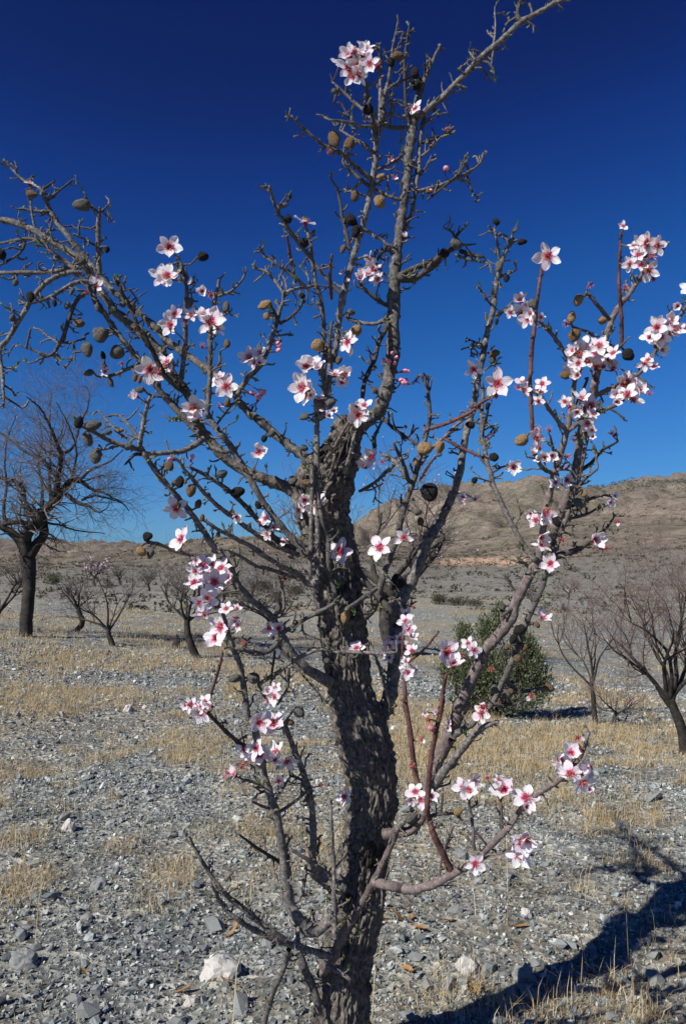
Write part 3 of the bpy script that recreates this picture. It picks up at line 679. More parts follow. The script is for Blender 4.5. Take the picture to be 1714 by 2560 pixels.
SPURS = []
def spur(mb, p, d, L, r, depth=0):
    """a knobbly fruiting spur: short crooked twig with bud scars and a bud at the tip"""
    pts = [p]; rad = [r * 1.25]; dd = d.copy(); k = 4
    for i in range(k):
        dd = (dd + Vector((random.gauss(0, .28), random.gauss(0, .28), random.gauss(0.06, .28)))).normalized()
        pts.append(pts[-1] + dd * (L / k)); rad.append(r * (1 - 0.1 * i) * random.uniform(0.8, 1.25))
    mb.tube(pts, rad, 5, 1)
    tip = pts[-1]
    for b in range(random.choice((1, 1, 2, 3))):
        bd = (dd + Vector((random.gauss(0, .6), random.gauss(0, .6), random.gauss(.2, .5)))).normalized()
        q = tip if b == 0 else pts[random.randint(2, k)]
        bl = r * random.uniform(2.2, 4.0)
        mb.tube([q, q + bd * bl * .45, q + bd * bl], [r * .75, r * 1.0, r * .25], 5, 2 if random.random() < 0.22 else 1)
    if depth == 0 and random.random() < 0.6 and L > r * 6:
        q = pts[random.randint(1, 3)]
        spur(mb, q, (dd + Vector((random.gauss(0, 1), random.gauss(0, 1), random.gauss(0.2, 1)))).normalized(), L * random.uniform(.35, .7), r * .85, 1)
    if random.random() < 0.07:                     # opening leaves
        for b in range(random.randint(2, 4)):
            ld = (Vector((random.gauss(0, .5), random.gauss(0, .5), 1)) + dd * .6).normalized(); wv = ld.orthogonal().normalized() * 0.0022; l = random.uniform(.008, .018)
            mid = tip + ld * l * .5; nn = ld.cross(wv).normalized() * 0.0012
            mb.add([tip, mid + wv + nn, tip + ld * l, mid - wv + nn, mid], [(0, 1, 4), (1, 2, 4), (2, 3, 4), (3, 0, 4)], 3)

def build_stroke(line):
    h, P = parse(line)
    L = np.hypot(*np.diff(P[:, :2], axis=0).T).sum()
    if h[0] == 'a':
        i0, e0 = nearest(P[0, 0], P[0, 1]); i1, e1 = nearest(P[-1, 0], P[-1, 1])
        rev = e1 < e0 - 4 and e1 < 12 and P[-1, 2] >= P[0, 2] * 0.9
        if rev: P = P[::-1].copy(); i0 = i1
        d0 = NARR[i0, 2]; d1 = d0 + random.uniform(-.22, .16) * min(1, L / 260)
    else: d0, d1 = float(h[0]), float(h[1])
    cum = np.concatenate([[0], np.cumsum(np.hypot(*np.diff(P[:, :2], axis=0).T))]); tt = cum / cum[-1]
    Q = np.column_stack([P, d0 + (d1 - d0) * tt])
    sub = max(3, int(L / len(P) / 7)); C = catmull(Q, min(sub, 14))
    C[:, 2] = np.maximum(C[:, 2], 2.2)
    jit = 1.1 if h[2] in ('red',) else 1.9
    pts = []; rad = []
    sd = random.uniform(0, 99)
    for j, c in enumerate(C):
        wv = mn.noise(Vector((j * .35, sd, 0))) * jit if 0 < j < len(C) - 1 else 0
        wu = mn.noise(Vector((j * .35, sd, 7))) * jit if 0 < j < len(C) - 1 else 0
        dz = mn.noise(Vector((cum[-1] * j / len(C) / 55, sd, 3))) * 0.016 * min(1, j / 5)
        pts.append(unproj(c[0] + wv, c[1] + wu, c[3] + dz))
        rad.append(c[2] * .5 * pxm(c[1], c[3]) * (1 + (.12 if h[2] != 'red' else .08) * mn.noise(Vector((j * .8, sd, 5))) + (.14 if j % 5 == 2 else 0)))
    thick = C[:, 2].max()
    mb = MB(); mb.tube(pts, rad, 16 if thick > 22 else 10 if thick > 10 else 7, 0, True, 0.34 if h[2] == 'trunk' else 0.20 if h[2] == 'limb' else 0.15 if h[2] != 'red' else .08, sd)
    # spurs and buds along the branch
    dens = float(h[3]); acc = random.uniform(4, 14)
    for j in range(1, len(C)):
        seg = math.hypot(C[j, 0] - C[j - 1, 0], C[j, 1] - C[j - 1, 1]); acc -= seg
        if acc <= 0:
            acc = random.expovariate(1) * 3.4 / max(.05, dens * (2.2 if h[2] == 'red' else 1)) + 1.5
            tg = (pts[j] - pts[j - 1]).normalized(); s = pxm(C[j, 1], C[j, 3])
            o = Vector((random.gauss(0, 1), random.gauss(0, .8), random.gauss(0, 1))); o = (o - tg * o.dot(tg)).normalized()
            d = (o + tg * random.uniform(-.1, .8) + Vector((0, 0, .15))).normalized()
            if h[2] == 'red' or random.random() < .3:   # just a bud
                q = pts[j] + o * rad[j] * .6; bl = random.uniform(4, 8) * s
                mb.tube([q, q + d * bl * .5, q + d * bl], [1.9 * s, 2.1 * s, .7 * s], 5, 0 if h[2] == 'red' else 1)
            else:
                spur(mb, pts[j] + o * rad[j] * .5, d, random.choice((8, 11, 14, 18, 24, 32, 44)) * s * random.uniform(.7, 1.1) + rad[j] * .5, random.uniform(1.7, 3.0) * s)
    mats = [M[h[2]], M['spur'], M['bud'], M['leaf']]
    o = link('branch', mb.mesh('branch', mats, pts[0]), tree, pts[0] - BASE)
    add_nodes(np.column_stack([C[:, 0], C[:, 1], C[:, 3], C[:, 2]]))
for ln in STROKES.strip().splitlines():
    if ln.strip(): build_stroke(ln)

# ------------------------------------------------------------------ blossoms
def put_uv(me, uv):
    l = me.uv_layers.new(name='petal'); vi = np.zeros(len(me.loops), np.int32); me.loops.foreach_get('vertex_index', vi)
    l.data.foreach_set('uv', np.asarray(uv, np.float32)[vi].ravel())
def petal_mesh(k):
    rnd = random.Random(100 + k); nu, nv = 6, 7; V = []; F = []
    wid = rnd.uniform(.52, .70); cup = rnd.uniform(.05, .30); notch = rnd.uniform(0.03, .10); tw = rnd.uniform(-.25, .25); curl = rnd.uniform(-.25, .15)
    for j in range(nv):
        t = j / (nv - 1)
        half = wid * .5 * (math.sin(math.pi * min(1, .06 + t * .90) ** 1.15) ** .75) + .035
        for i in range(nu):
            s = i / (nu - 1) * 2 - 1
            x = s * half; y = t - notch * (1 - abs(s)) ** 2 * t ** 4 + (-.10 * s * s * t ** 2)
            z = cup * (s * s * .5) * t + cup * .8 * t * t * .6 + tw * s * half * t + curl * max(0, t - .6) ** 2 * 2 + .035 * math.sin(s * 5 + k) * t + rnd.uniform(-.015, .015)
            V.append((x, y, z))
    for j in range(nv - 1):
        for i in range(nu - 1):
            a = j * nu + i; F.append((a, a + 1, a + 1 + nu, a + nu))
    me = tri_mesh('petal', V, F, [M['petal']], True); put_uv(me, [(v[0], v[1]) for v in V]); return me
PETALS = [petal_mesh(k) for k in range(10)]
def centre_mesh(k, full=True):
    rnd = random.Random(300 + k); mb = MB()
    # calyx cup with five sepals
    mb.tube([(0, 0, -.34), (0, 0, -.22), (0, 0, -.05), (0, 0, .03)], [.05, .11, .15, .13], 10, 0)
    for i in range(5):
        a = 2 * math.pi * i / 5 + .6; d = Vector((math.cos(a), math.sin(a), -.25 if full else rnd.uniform(-.8, .5))).normalized(); sdv = Vector((-math.sin(a), math.cos(a), 0)) * .09
        p = Vector((0, 0, -.03)) + d * .10; mb.add([p + sdv, p - sdv, p + d * .24], [(0, 1, 2)], 0)
    for i in range(24 if full else 18):            # stamens
        a = rnd.uniform(0, 6.283); e = rnd.uniform(.25, 1.25); l = rnd.uniform(.22, .42)
        d = Vector((math.cos(a) * math.cos(e), math.sin(a) * math.cos(e), math.sin(e))); b = Vector((math.cos(a), math.sin(a), 0)) * .07
        t = b + d * l; mb.tube([b, t], [.014, .011], 3, 1, False)
        q = .034; mb.add([t + Vector((q, 0, 0)), t + Vector((-q, 0, 0)), t + Vector((0, q, 0)), t + Vector((0, -q, 0)), t + Vector((0, 0, q)), t + Vector((0, 0, -q))],
                         [(0, 2, 4), (2, 1, 4), (1, 3, 4), (3, 0, 4), (2, 0, 5), (1, 2, 5), (3, 1, 5), (0, 3, 5)], 2)
    return mb.mesh('blossom', [M['calyx'], M['fil'], M['anther']])
CENT = [centre_mesh(k) for k in range(4)]; REDC = [centre_mesh(9 + k, False) for k in range(3)]
def bud_mesh(k):
    mb = MB(); mb.tube([(0, 0, -.5), (0, 0, -.3), (0, 0, -.1), (0, 0, 0)], [.05, .13, .19, .2], 8, 0)
    mb.tube([(0, 0, -.05), (0, 0, .12), (.02, 0, .38), (.03, 0, .6), (.02, 0, .72)], [.18, .26, .30, .2, .06], 8, 1)
    return mb.mesh('flower_bud', [M['calyx'], M['budpink']])
BUDM = bud_mesh(0)

def attach(x, y, off):
    """3-D spot for something hanging by the branch nearest to this photo point, and the branch point itself"""
    i, e = nearest(x, y); n = NARR[i]; Y = n[2] - off - (n[3] * .5 * pxm(y, n[2]) if e < 5 else 0)
    return unproj(x, y, Y), unproj(n[0], n[1], n[2]), Y
STALK = MB()
def stalk(a, b, r, m=0):
    mid = (a + b) / 2 + Vector((random.gauss(0, .003), random.gauss(0, .003), random.gauss(0, .003)))
    STALK.tube([a, mid, b], [r * 1.2, r, r], 5, m)
FL = dict(
 A='235,345,130u 1330,840,200 1270,1070,210 1350,1080,150 755,1150,150 1340,1450,190 1370,1370,140 680,1190,50r',
 B='820,350,70 825,405,80 955,340,60r 1075,600,130 1180,390,200 1300,340,180 1520,690,180',
 C='400,650,230 440,690,170 330,400,120 245,590,130 250,330,80 260,1320,170 520,1150,180 470,1080,100 700,920,160 780,890,150 740,960,130 1190,980,210 1165,1200,230 1250,1250,110 1450,1060,150 1470,800,160 1550,1370,190 330,830,70r 60,960,150 1240,1010,100 465,1300,45r',
 D='920,505,190 860,440,170 850,540,190 960,430,170 1015,500,150 930,590,160 880,600,150 900,400,140 1370,850,120 700,1190,80r 1190,1250,60r 1210,1390,60r 1330,860,60r',
 F='510,490,200u 1010,790,150 1050,860,160 1000,900,150 940,930,150 815,880,80 1080,900,110 860,1440,160 1300,605,70',
 G='1160,440,190 575,1330,150 760,1440,220 940,790,130 940,890,160 1000,930,160 960,1430,120 970,1490,120 1110,1440,140 1110,1510,110 1100,920,80',
 H='1260,340,190 1195,350,150 1340,360,150 1250,450,180 1210,510,150 1270,550,180 1190,430,140 1310,410,100r 1310,620,90r 820,660,90r 1075,205,90 1090,690,70r 630,970,70r 720,1200,170 760,1150,150 860,1200,220 790,1270,200 930,1230,200 860,1300,220 690,1320,160 720,1380,160 960,1270,150 680,1180,120 880,1150,150 650,1220,100 920,1310,140 1440,955,190 1340,1000,170 1370,1070,170 1480,1020,170 1340,1140,170 1540,1010,120 1500,830,110 1600,700,150 1240,1280,130 1310,1310,100 1105,1520,200 1080,1440,180 1160,1450,180 1200,1500,150 1030,1530,150 1150,1570,150 1020,1580,120',
 K='1120,230,200 1180,200,160 1060,240,150 1150,340,140 1190,390,90 975,170,130 750,460,170 770,530,110r 815,610,150 730,575,110 990,780,150 985,690,90r 820,1040,180 750,1100,130 840,1110,90r 785,1230,170 865,1440,170 1205,1250,170 1275,1245,80r 960,1255,60r 570,680,130 180,920,110 1370,430,110r 1340,420,60 850,390,70r 1330,960,80 990,600,60r 1040,470,60r 1300,1320,60r 1390,1110,60r 260,230,120',
 J='190,1100,170 290,1130,190 230,1200,130 720,760,170 630,430,200 500,130,150 470,1500,190 780,1470,220 970,1390,140 380,440,100 800,800,50r 415,400,80',
 I='440,850,200 485,1090,210 740,1430,220 650,1290,190 790,1320,170 580,1430,170 590,1340,130 850,1390,150 1085,410,190 910,910,140 1140,930,120 1200,1000,110 1280,1110,90 1290,1400,70r',
 L='370,460,180 350,540,150 480,680,210 440,770,210 600,620,150 520,540,120 860,690,150 930,690,140 660,810,70r 350,590,60r 320,1350,180 245,1290,130 350,1270,130 400,1310,120 900,1230,150 850,1190,110 780,1430,170 890,1440,200 1540,850,150',
 M='990,880,230 1040,980,220 1100,900,100r 1200,860,140 670,640,130 690,700,150 570,780,130 540,830,110 540,920,90 690,1040,150 720,870,120 670,950,80 740,1020,90 1340,1010,80r 1260,1360,190 910,1350,80 850,1410,60r 880,1480,40r 1000,1470,80 1250,1240,60r 735,530,70r',
 N='550,190,130 650,230,160 760,210,150 830,270,150 490,360,150 535,310,70r 770,400,110 1205,500,120 1050,425,60r 600,220,110',
 O='360,600,120 390,650,130 490,660,80 440,690,70 330,650,80 675,575,160 745,530,110 945,590,190 905,520,90 1080,640,170 1010,950,170 1040,1010,190 1090,910,130 750,1070,140 1375,350,180 1300,395,150 1430,450,190 1370,480,180 1500,440,130 1450,540,140 1300,470,120 1420,245,90r 400,260,70r 440,130,60r 340,430,80r',
 T='720,345,110 655,800,80r 480,830,70r')
nfl = 0
ALLF = []
for reg, txt in FL.items():
    X0, Y0, k = W[reg]
    for tok in txt.split():
        x, y, s_ = [float(q) for q in tok.rstrip('ru').split(',')]; ALLF.append((X0 + x * k, Y0 + y * k, s_ * k, tok[-1]))
XTRA = []
for i, a in enumerate(ALLF):
    near = sum(1 for j, b in enumerate(ALLF) if i != j and math.hypot(a[0] - b[0], a[1] - b[1]) < 52)
    if a[3] not in 'ru' and random.random() < (.28 if near == 0 else .6 if near < 3 else .9):
        an = random.uniform(0, 6.28); rr = random.uniform(12, 30); XTRA.append('%.1f,%.1f,%.1f%s' % (a[0] + rr * math.cos(an), a[1] + rr * math.sin(an), a[2] * random.uniform(.6, .95), random.choice(('', '', '', 'r'))))
FL['S'] = ' '.join(XTRA)
JOIN = []
for reg, txt in FL.items():
    X0, Y0, k = W[reg]
    for tok in txt.split():
        flag = tok[-1] if tok[-1].isalpha() else ''
        x, y, s = [float(q) for q in tok.rstrip('ru').split(',')]
        px, py, ps = X0 + x * k, Y0 + y * k, s * k
        pos, br, Y = attach(px, py, random.uniform(.012, .05))
        R = ps * pxm(py, Y) * .5 * 1.16 * random.uniform(.88, 1.12)
        nrm = (Vector((random.gauss(-.2, .42), -1 + random.uniform(0, .3), random.gauss(.2, .42)))).normalized()
        if flag == 'u': nrm = Vector((random.gauss(0, .12), -.22, 1)).normalized()
        q = nrm.to_track_quat('Z', 'Y') @ Quaternion((0, 0, 1), random.uniform(0, 6.28))
        if flag == 'r': R = max(R, .013); sc_ = R * 1.45; me = random.choice(REDC)
        else: sc_ = R; me = random.choice(CENT)
        stalk(br, pos - nrm * sc_ * .28, max(.0009, .0013), 0)
        npet = 5 if flag != 'r' else random.choice((0, 0, 0, 1))
        if flag == '' and random.random() < .22: npet = random.choice((4, 4, 3))
        openness = random.choice((-.1, .05, .15, .3, .5, .8)) if flag != 'u' else .05
        MX = Matrix.LocRotScale(pos - BASE, q, Vector((sc_,) * 3)); o = None
        if reg != 'S':
            o = link('blossom', me, tree, pos - BASE); o.rotation_mode = 'QUATERNION'; o.rotation_quaternion = q; o.scale = (sc_,) * 3
        else: JOIN.append((me, MX))
        for i in range(npet):
            a = 2 * math.pi * i / 5 + random.gauss(0, .09)
            pq = Quaternion((0, 0, 1), a) @ Quaternion((1, 0, 0), openness + random.gauss(0, .13)) @ Quaternion((0, 1, 0), random.gauss(0, .12))
            pl = Vector((-math.sin(a), math.cos(a), 0)) * .07 + Vector((0, 0, .01 * i)); pmesh = random.choice(PETALS)
            sz = random.uniform(.84, 1.0) * (1 if flag != 'r' else .7); ps_ = Vector((sz * random.uniform(.88, 1.05), sz, sz))
            if o is None: JOIN.append((pmesh, MX @ Matrix.LocRotScale(pl, pq, ps_))); continue
            p = link('petal', pmesh, o); p.rotation_mode = 'QUATERNION'; p.rotation_quaternion = pq; p.location = pl; p.scale = ps_
        nfl += 1
def join_blossoms():                               # the small blossoms behind the 300 that show largest: one mass
    V, F, MI, UV = [], [], [], []; slot = {'petal': 0, 'red_calyx': 1, 'pink_filament': 2, 'yellow_anther': 3}
    for me, mx in JOIN:
        b = len(V); V += [mx @ v.co for v in me.vertices]
        UV += [(v.co.x, v.co.y) for v in me.vertices]
        for p in me.polygons: F.append(tuple(b + i for i in p.vertices)); MI.append(slot[me.materials[p.material_index].name])
    me = bpy.data.meshes.new('small_blossoms'); me.from_pydata(V, [], F)
    for k in ('petal', 'calyx', 'fil', 'anther'): me.materials.append(M[k])
    me.polygons.foreach_set('material_index', MI); me.polygons.foreach_set('use_smooth', [True] * len(F)); me.update(); put_uv(me, UV)
    tag(link('small_blossoms', me, tree), kind='stuff')
join_blossoms()
for tok in 'G40,1345 G20,1415 G55,1440 J960,90 J985,185 J930,160 J860,15 J890,30 J820,10 F1195,1520 F1220,1550 F290,1440 F295,1495 C925,830 C920,870 C710,1195 C740,1215 C780,1180 C800,1210 C770,1250 E350,1335 E375,1330 E360,1030 D1485,1500 M870,1480 O465,190 I405,470 I560,460'.split():
    X0, Y0, k = W[tok[0]]; x, y = [float(v) for v in tok[1:].split(',')]
    pos, br, Y = attach(X0 + x * k, Y0 + y * k, .015)
    d = (pos - br + Vector((random.gauss(0, .01), -.01, .012))).normalized(); s = random.uniform(15, 22) * pxm(Y0 + y * k, Y)
    o = link('flower_bud', BUDM, tree, pos - BASE); o.rotation_mode = 'QUATERNION'; o.rotation_quaternion = d.to_track_quat('Z', 'Y'); o.scale = (s,) * 3
    stalk(br, pos - d * s * .45, .0012)

# ------------------------------------------------------------------ last year's almonds
def nut_mesh(kk, m):
    rnd = random.Random(kk); V = []; F = []; nu, nv = 14, 10
    split = rnd.random() < .4
    for j in range(nv + 1):
        t = j / nv; z = -math.cos(math.pi * t) * .5
        r = math.sin(math.pi * t ** .92) ** .9 * (.5 - .10 * (t - .5) - .26 * max(0, t - .55))
        for i in range(nu):
            a = 2 * math.pi * i / nu
            g = 1 - (.34 if split else .10) * math.exp(-((a - math.pi / 2) / .22) ** 2) + .04 * math.exp(-((a - 3 * math.pi / 2) / .2) ** 2)
            g *= 1 + .24 * mn.noise(Vector((math.cos(a) * 1.6 + kk, math.sin(a) * 1.6, z * 4)))
            V.append((math.cos(a) * r * .62 * g, math.sin(a) * r * .78 * g, z))
    for j in range(nv):
        for i in range(nu):
            a, b = j * nu + i, j * nu + (i + 1) % nu; F.append((a, b, b + nu, a + nu))
    return tri_mesh('almond', V, F, [m], True)
NUTS = {c: [nut_mesh(10 * i + k, M['nut_' + c]) for k in range(3)] for i, c in enumerate('tgbk')}
AL = dict(
 A='640,510,135,60g 625,1440,80,70b 530,1300,55,60g 100,1390,45,60g 430,1280,35,55k 240,1230,50,90k 640,950,75,65g 10,890,70,100k 840,860,36,55k 125,1120,40,55g 255,425,90,60b 565,1190,35,60g 770,1320,50,70g 960,1290,50,50g',
 B='740,825,115,85g 690,935,70,115g 750,1070,85,115g 620,800,60,95k 685,235,85,115g 790,120,105,125g 915,255,100,110g 695,415,80,42g 870,490,45,75g 810,275,30,65k 850,880,60,45g 950,865,50,35t 1060,455,45,60b 1095,470,35,60b 1095,545,75,45g 1010,990,75,60g 1285,240,45,65g 1245,50,45,70g',
 C='340,130,85,75k 820,510,112,58t 835,600,52,58t 1232,825,100,90t 1530,710,95,75t 525,810,48,68b 1335,1280,85,80g 1130,1390,70,50g 1500,565,60,50g 1400,945,55,65g 1110,430,55,55g 530,1270,45,80b 1265,1040,55,60g 1240,500,40,40g 230,500,55,80g 520,520,42,85g 1215,605,40,26g',
 D='740,1095,92,140b 860,1130,75,90b 1240,440,90,70b 1370,570,75,85k 1385,660,75,110k 1180,490,55,80k 1000,860,85,85k 735,715,45,35g',
 F='900,285,75,85b 1095,330,90,100t 1100,130,70,45t 870,470,105,105k 905,550,60,110k 340,355,75,40g 380,460,40,80k 505,650,60,75k 805,700,45,70b 870,1195,60,50g 485,1060,50,50k 1480,250,50,35b',
 G='750,170,62,55k 955,328,75,34k 780,268,40,40g 832,618,42,60k 740,1202,80,58b 725,1258,50,70g 345,415,80,80k 440,345,100,100g 1040,820,65,90g 755,955,26,50k 770,520,40,90g',
 H='725,788,80,96t 670,915,55,90t 690,1065,82,105b 910,945,70,62t 620,1370,85,85b 1115,1215,95,100k 1380,385,40,30k',
 J='1135,695,122,98t 1250,685,75,100t 1060,800,45,70t 1165,1040,120,145k 215,1492,115,100g 185,445,72,50g 190,690,65,50g 185,790,48,90g 95,945,80,80g 215,965,105,52b 1100,1265,55,65b 1080,1195,60,45g 1522,945,40,50k 1240,745,50,22g 740,235,40,55b',
 I='390,520,62,80b 470,640,62,95k 555,712,72,100b 805,578,78,58g 615,812,48,74b 925,722,110,80k 220,1068,76,72k 170,1190,90,72t 240,1205,52,85g 770,1055,44,46b 645,922,42,60b 1080,822,48,66k 425,650,32,52b 515,640,20,40b 770,222,26,32k 1185,265,55,50g 1130,305,42,55k',
 K='265,790,42,46k 420,605,75,66k 632,472,108,80t 912,1110,66,90k 880,1250,85,95k 1125,892,44,52t 1085,965,95,95g 232,352,75,55k 370,205,40,60k',
 L='580,1085,100,60g 730,1080,100,95g 1092,1350,92,98g 1022,1430,64,52b 1300,940,60,70g 935,525,40,80g',
 M='195,590,52,125t 600,320,90,110k 1365,1168,62,70g 1455,1215,55,70g 1490,1195,45,60b 1515,770,55,85k 1470,835,45,40b 1545,930,50,60b',
 T='585,412,72,62k 612,517,38,46b 580,587,44,46b 760,755,62,48b 690,385,34,38b 545,465,48,60g 515,515,40,36b 680,230,30,40g',
 O='335,770,85,60g 640,728,62,46t')
for reg, txt in AL.items():
    X0, Y0, k = W[reg]
    for tok in txt.split():
        c = tok[-1]; x, y, ww, hh = [float(v) for v in tok[:-1].split(',')]
        px, py = X0 + x * k, Y0 + y * k
        pos, br, Y = attach(px, py, random.uniform(.005, .03)); s = pxm(py, Y)
        long_, shrt = max(ww, hh) * k * s, min(ww, hh) * k * s
        ratio = shrt / long_
        ang = (0 if hh > ww else math.pi / 2) + random.uniform(-.45, .45) * (1 if ratio < .9 else 2)
        axis = Vector((math.sin(ang), random.uniform(-.25, .25), -math.cos(ang)))
        if axis.dot(pos - br) < 0: axis = -axis
        axis.normalize()
        q = axis.to_track_quat('Z', 'Y') @ Quaternion((0, 0, 1), random.uniform(0, 6.28))
        o = link('almond', random.choice(NUTS[c]), tree, pos - BASE); o.rotation_mode = 'QUATERNION'; o.rotation_quaternion = q
        wsc = max(.85, min(1.2, ratio / .68)) * long_ * 1.04; o.scale = (wsc, wsc, long_ * 1.04)
        stalk(br, pos - axis * long_ * .46, .0022, 1)
tag(link('flower_stalks', STALK.mesh('flower_stalks', [M['stalk'], M['spur']], BASE), tree), kind='stuff')
print('blossoms', nfl)

# ------------------------------------------------------------------ loose stones, gravel, straw
def rock_template(k, flatness=.6):
    rnd = random.Random(k); V = [Vector(v).normalized() for v in [(1, 0, 0), (-1, 0, 0), (0, 1, 0), (0, -1, 0), (0, 0, 1), (0, 0, -1), (1, 1, 1), (-1, 1, 1), (1, -1, 1), (-1, -1, 1), (1, 1, -1), (-1, 1, -1), (1, -1, -1), (-1, -1, -1)]]
    F = []
    for ax, cor in ((0, (6, 8, 12, 10)), (1, (7, 11, 13, 9)), (2, (6, 10, 11, 7)), (3, (8, 9, 13, 12)), (4, (6, 7, 9, 8)), (5, (10, 12, 13, 11))):
        for i in range(4): F.append((ax, cor[i], cor[(i + 1) % 4]))
    V = np.array([v * rnd.uniform(.55, 1.1) for v in V]) * np.array([1, rnd.uniform(.6, .95), flatness * rnd.uniform(.6, 1.1)])
    F = np.array(F); c = V[F].mean(1); n = np.cross(V[F[:, 1]] - V[F[:, 0]], V[F[:, 2]] - V[F[:, 0]]); flip = (n * c).sum(1) < 0; F[flip] = F[flip][:, ::-1]
    return V, F
TPL = [rock_template(k) for k in range(14)]
def chip_template(k):
    rnd = random.Random(k); V = np.array([(1, 0, 0), (0, 1, 0), (-1, 0, 0), (0, -1, 0), (.1, .1, 1), (0, 0, -1)], float) * np.array([[rnd.uniform(.6, 1.2)] for _ in range(6)])
    V[:, :2] += np.array([[rnd.uniform(-.25, .25), rnd.uniform(-.25, .25)] for _ in range(6)]); V *= np.array([1, rnd.uniform(.6, 1), rnd.uniform(.4, .8)])
    return V, np.array([(0, 1, 4), (1, 2, 4), (2, 3, 4), (3, 0, 4), (1, 0, 5), (2, 1, 5), (3, 2, 5), (0, 3, 5)])
CHIP = [chip_template(k) for k in range(16)]
def rotmats(n, tilt=.6):
    a = RNG.uniform(0, 2 * math.pi, n); tx, ty = RNG.normal(0, tilt * .5, n), RNG.normal(0, tilt * .5, n)
    ca, sa, cx, sx, cy, sy = np.cos(a), np.sin(a), np.cos(tx), np.sin(tx), np.cos(ty), np.sin(ty)
    Rz = np.zeros((n, 3, 3)); Rz[:, 0, 0] = ca; Rz[:, 0, 1] = -sa; Rz[:, 1, 0] = sa; Rz[:, 1, 1] = ca; Rz[:, 2, 2] = 1
    Rx = np.zeros((n, 3, 3)); Rx[:, 0, 0] = 1; Rx[:, 1, 1] = cx; Rx[:, 1, 2] = -sx; Rx[:, 2, 1] = sx; Rx[:, 2, 2] = cx
    Ry = np.zeros((n, 3, 3)); Ry[:, 1, 1] = 1; Ry[:, 0, 0] = cy; Ry[:, 0, 2] = sy; Ry[:, 2, 0] = -sy; Ry[:, 2, 2] = cy
    return Rz @ Rx @ Ry
def ground_arr(xy): return np.array([ground_h(float(a), float(b)) for a, b in xy])
def spots(n, d0, d1, spread=1.25, power=1.0):
    """random ground places inside the view cone (a bit wider), denser near the camera"""
    d = d0 + (d1 - d0) * RNG.random(n) ** power; x = (RNG.random(n) * 2 - 1) * (d * .44 * spread + .35)
    return np.column_stack([x, d])
def scatter(xy, size, sink=.4, TPL=TPL):
    n = len(xy); z = ground_arr(xy); Rm = rotmats(n, 1.3); VV, FF = [], []; off = 0
    tp = RNG.integers(0, len(TPL), n)
    for k, (V, F) in enumerate(TPL):
        idx = np.nonzero(tp == k)[0]
        if not len(idx): continue
        P = np.einsum('nij,vj->nvi', Rm[idx], V) * size[idx][:, None, None]
        P[:, :, 0] += xy[idx, 0][:, None]; P[:, :, 1] += xy[idx, 1][:, None]; P[:, :, 2] += (z[idx] + size[idx] * sink)[:, None]
        VV.append(P.reshape(-1, 3)); FF.append((F[None] + (np.arange(len(idx)) * len(V))[:, None, None] + off).reshape(-1, 3)); off += len(idx) * len(V)
    return np.vstack(VV), np.vstack(FF)
xy = np.vstack([spots(54000, 1.7, 4.2, 1.04), spots(38000, 4.0, 10, 1.04, 1.1), spots(9000, 9.5, 22, 1.04)])
sz = np.exp(RNG.normal(math.log(.0047), .55, len(xy))) * np.clip(xy[:, 1] / 4.0, .8, 2.2); sz = np.clip(sz, .002, .034)
big = sz > .0165
P1, P2 = scatter(xy[~big], sz[~big], .4, CHIP), scatter(xy[big], sz[big], .35)
tag(link('gravel', tri_mesh('gravel', np.vstack([P1[0], P2[0]]), np.vstack([P1[1], P2[1] + len(P1[0])]), [M['gravel']])), 'small broken grey slate gravel covering the ground', 'gravel', kind='stuff')
# larger stones: pieces of the ground, one object each
STONE = []
for V, F in TPL:
    V2 = np.array(V); STONE.append(tri_mesh('stone', V2, F, [M['slate']]))
xy = spots(260, 2.0, 5.5, 1.0, 1.5); z = ground_arr(xy)
for i, (x, y) in enumerate(xy):
    s = float(np.clip(np.exp(RNG.normal(math.log(.024), .35)), .016, .06))
    o = link('stone', STONE[i % len(STONE)], GROUND, (x, y, z[i] + s * .22)); o.scale = (s, s * .9, s); o.rotation_euler = (RNG.normal(0, .3), RNG.normal(0, .3), RNG.uniform(0, 6.28))
def boulder(px, py, wpx, hpx, m, label, seed):
    p = hit(px, py); s = wpx * pxm(py, p.y) * .5; rnd = random.Random(seed)
    import bmesh
    bm = bmesh.new(); bmesh.ops.create_icosphere(bm, subdivisions=3, radius=1)
    for v in bm.verts:
        d = v.co.normalized(); n = mn.noise(d * 1.3 + Vector((seed, 0, 0))) * .45 + mn.noise(d * 3.5 + Vector((seed, 2, 0))) * .16 + mn.noise(d * 9) * .06
        c = mn.voronoi(d * 1.6 + Vector((seed, 5, 0)))[0]; v.co = d * (1 + n + .22 * (c[0] - .4)); v.co.z *= hpx / wpx * 1.15; v.co.y *= .8
    me = bpy.data.meshes.new('stone'); bm.to_mesh(me); bm.free(); me.materials.append(m)
    o = link('pale_stone' if m is M['whiterock'] else 'slate_stone', me, None, p + Vector((0, 0, s * .25))); o.scale = (s,) * 3; o.rotation_euler = (0, 0, rnd.uniform(-.5, .5))
    tag(o, label, 'stone', 'larger stones lying on the gravel')
boulder(548, 2438, 92, 50, M['whiterock'], 'large pale stone lying left of the trunk base', 1)
boulder(478, 2517, 34, 24, M['whiterock'], 'small whitish stone below the large pale stone', 2)
boulder(60, 2415, 70, 38, M['slate'], 'broad grey slate stone at the lower left edge', 3)
boulder(172, 2080, 30, 34, M['whiterock'], 'upright whitish stone among straw in the left foreground', 4)
boulder(320, 1778, 18, 20, M['whiterock'], 'tiny white pointed stone far out on the left gravel', 5)
boulder(1168, 2425, 56, 40, M['whiterock'], 'pale jagged stone right of the trunk near the fallen almond', 6)
boulder(1312, 2452, 52, 44, M['slate'], 'flat grey stone at the edge of the tree shadow', 7)
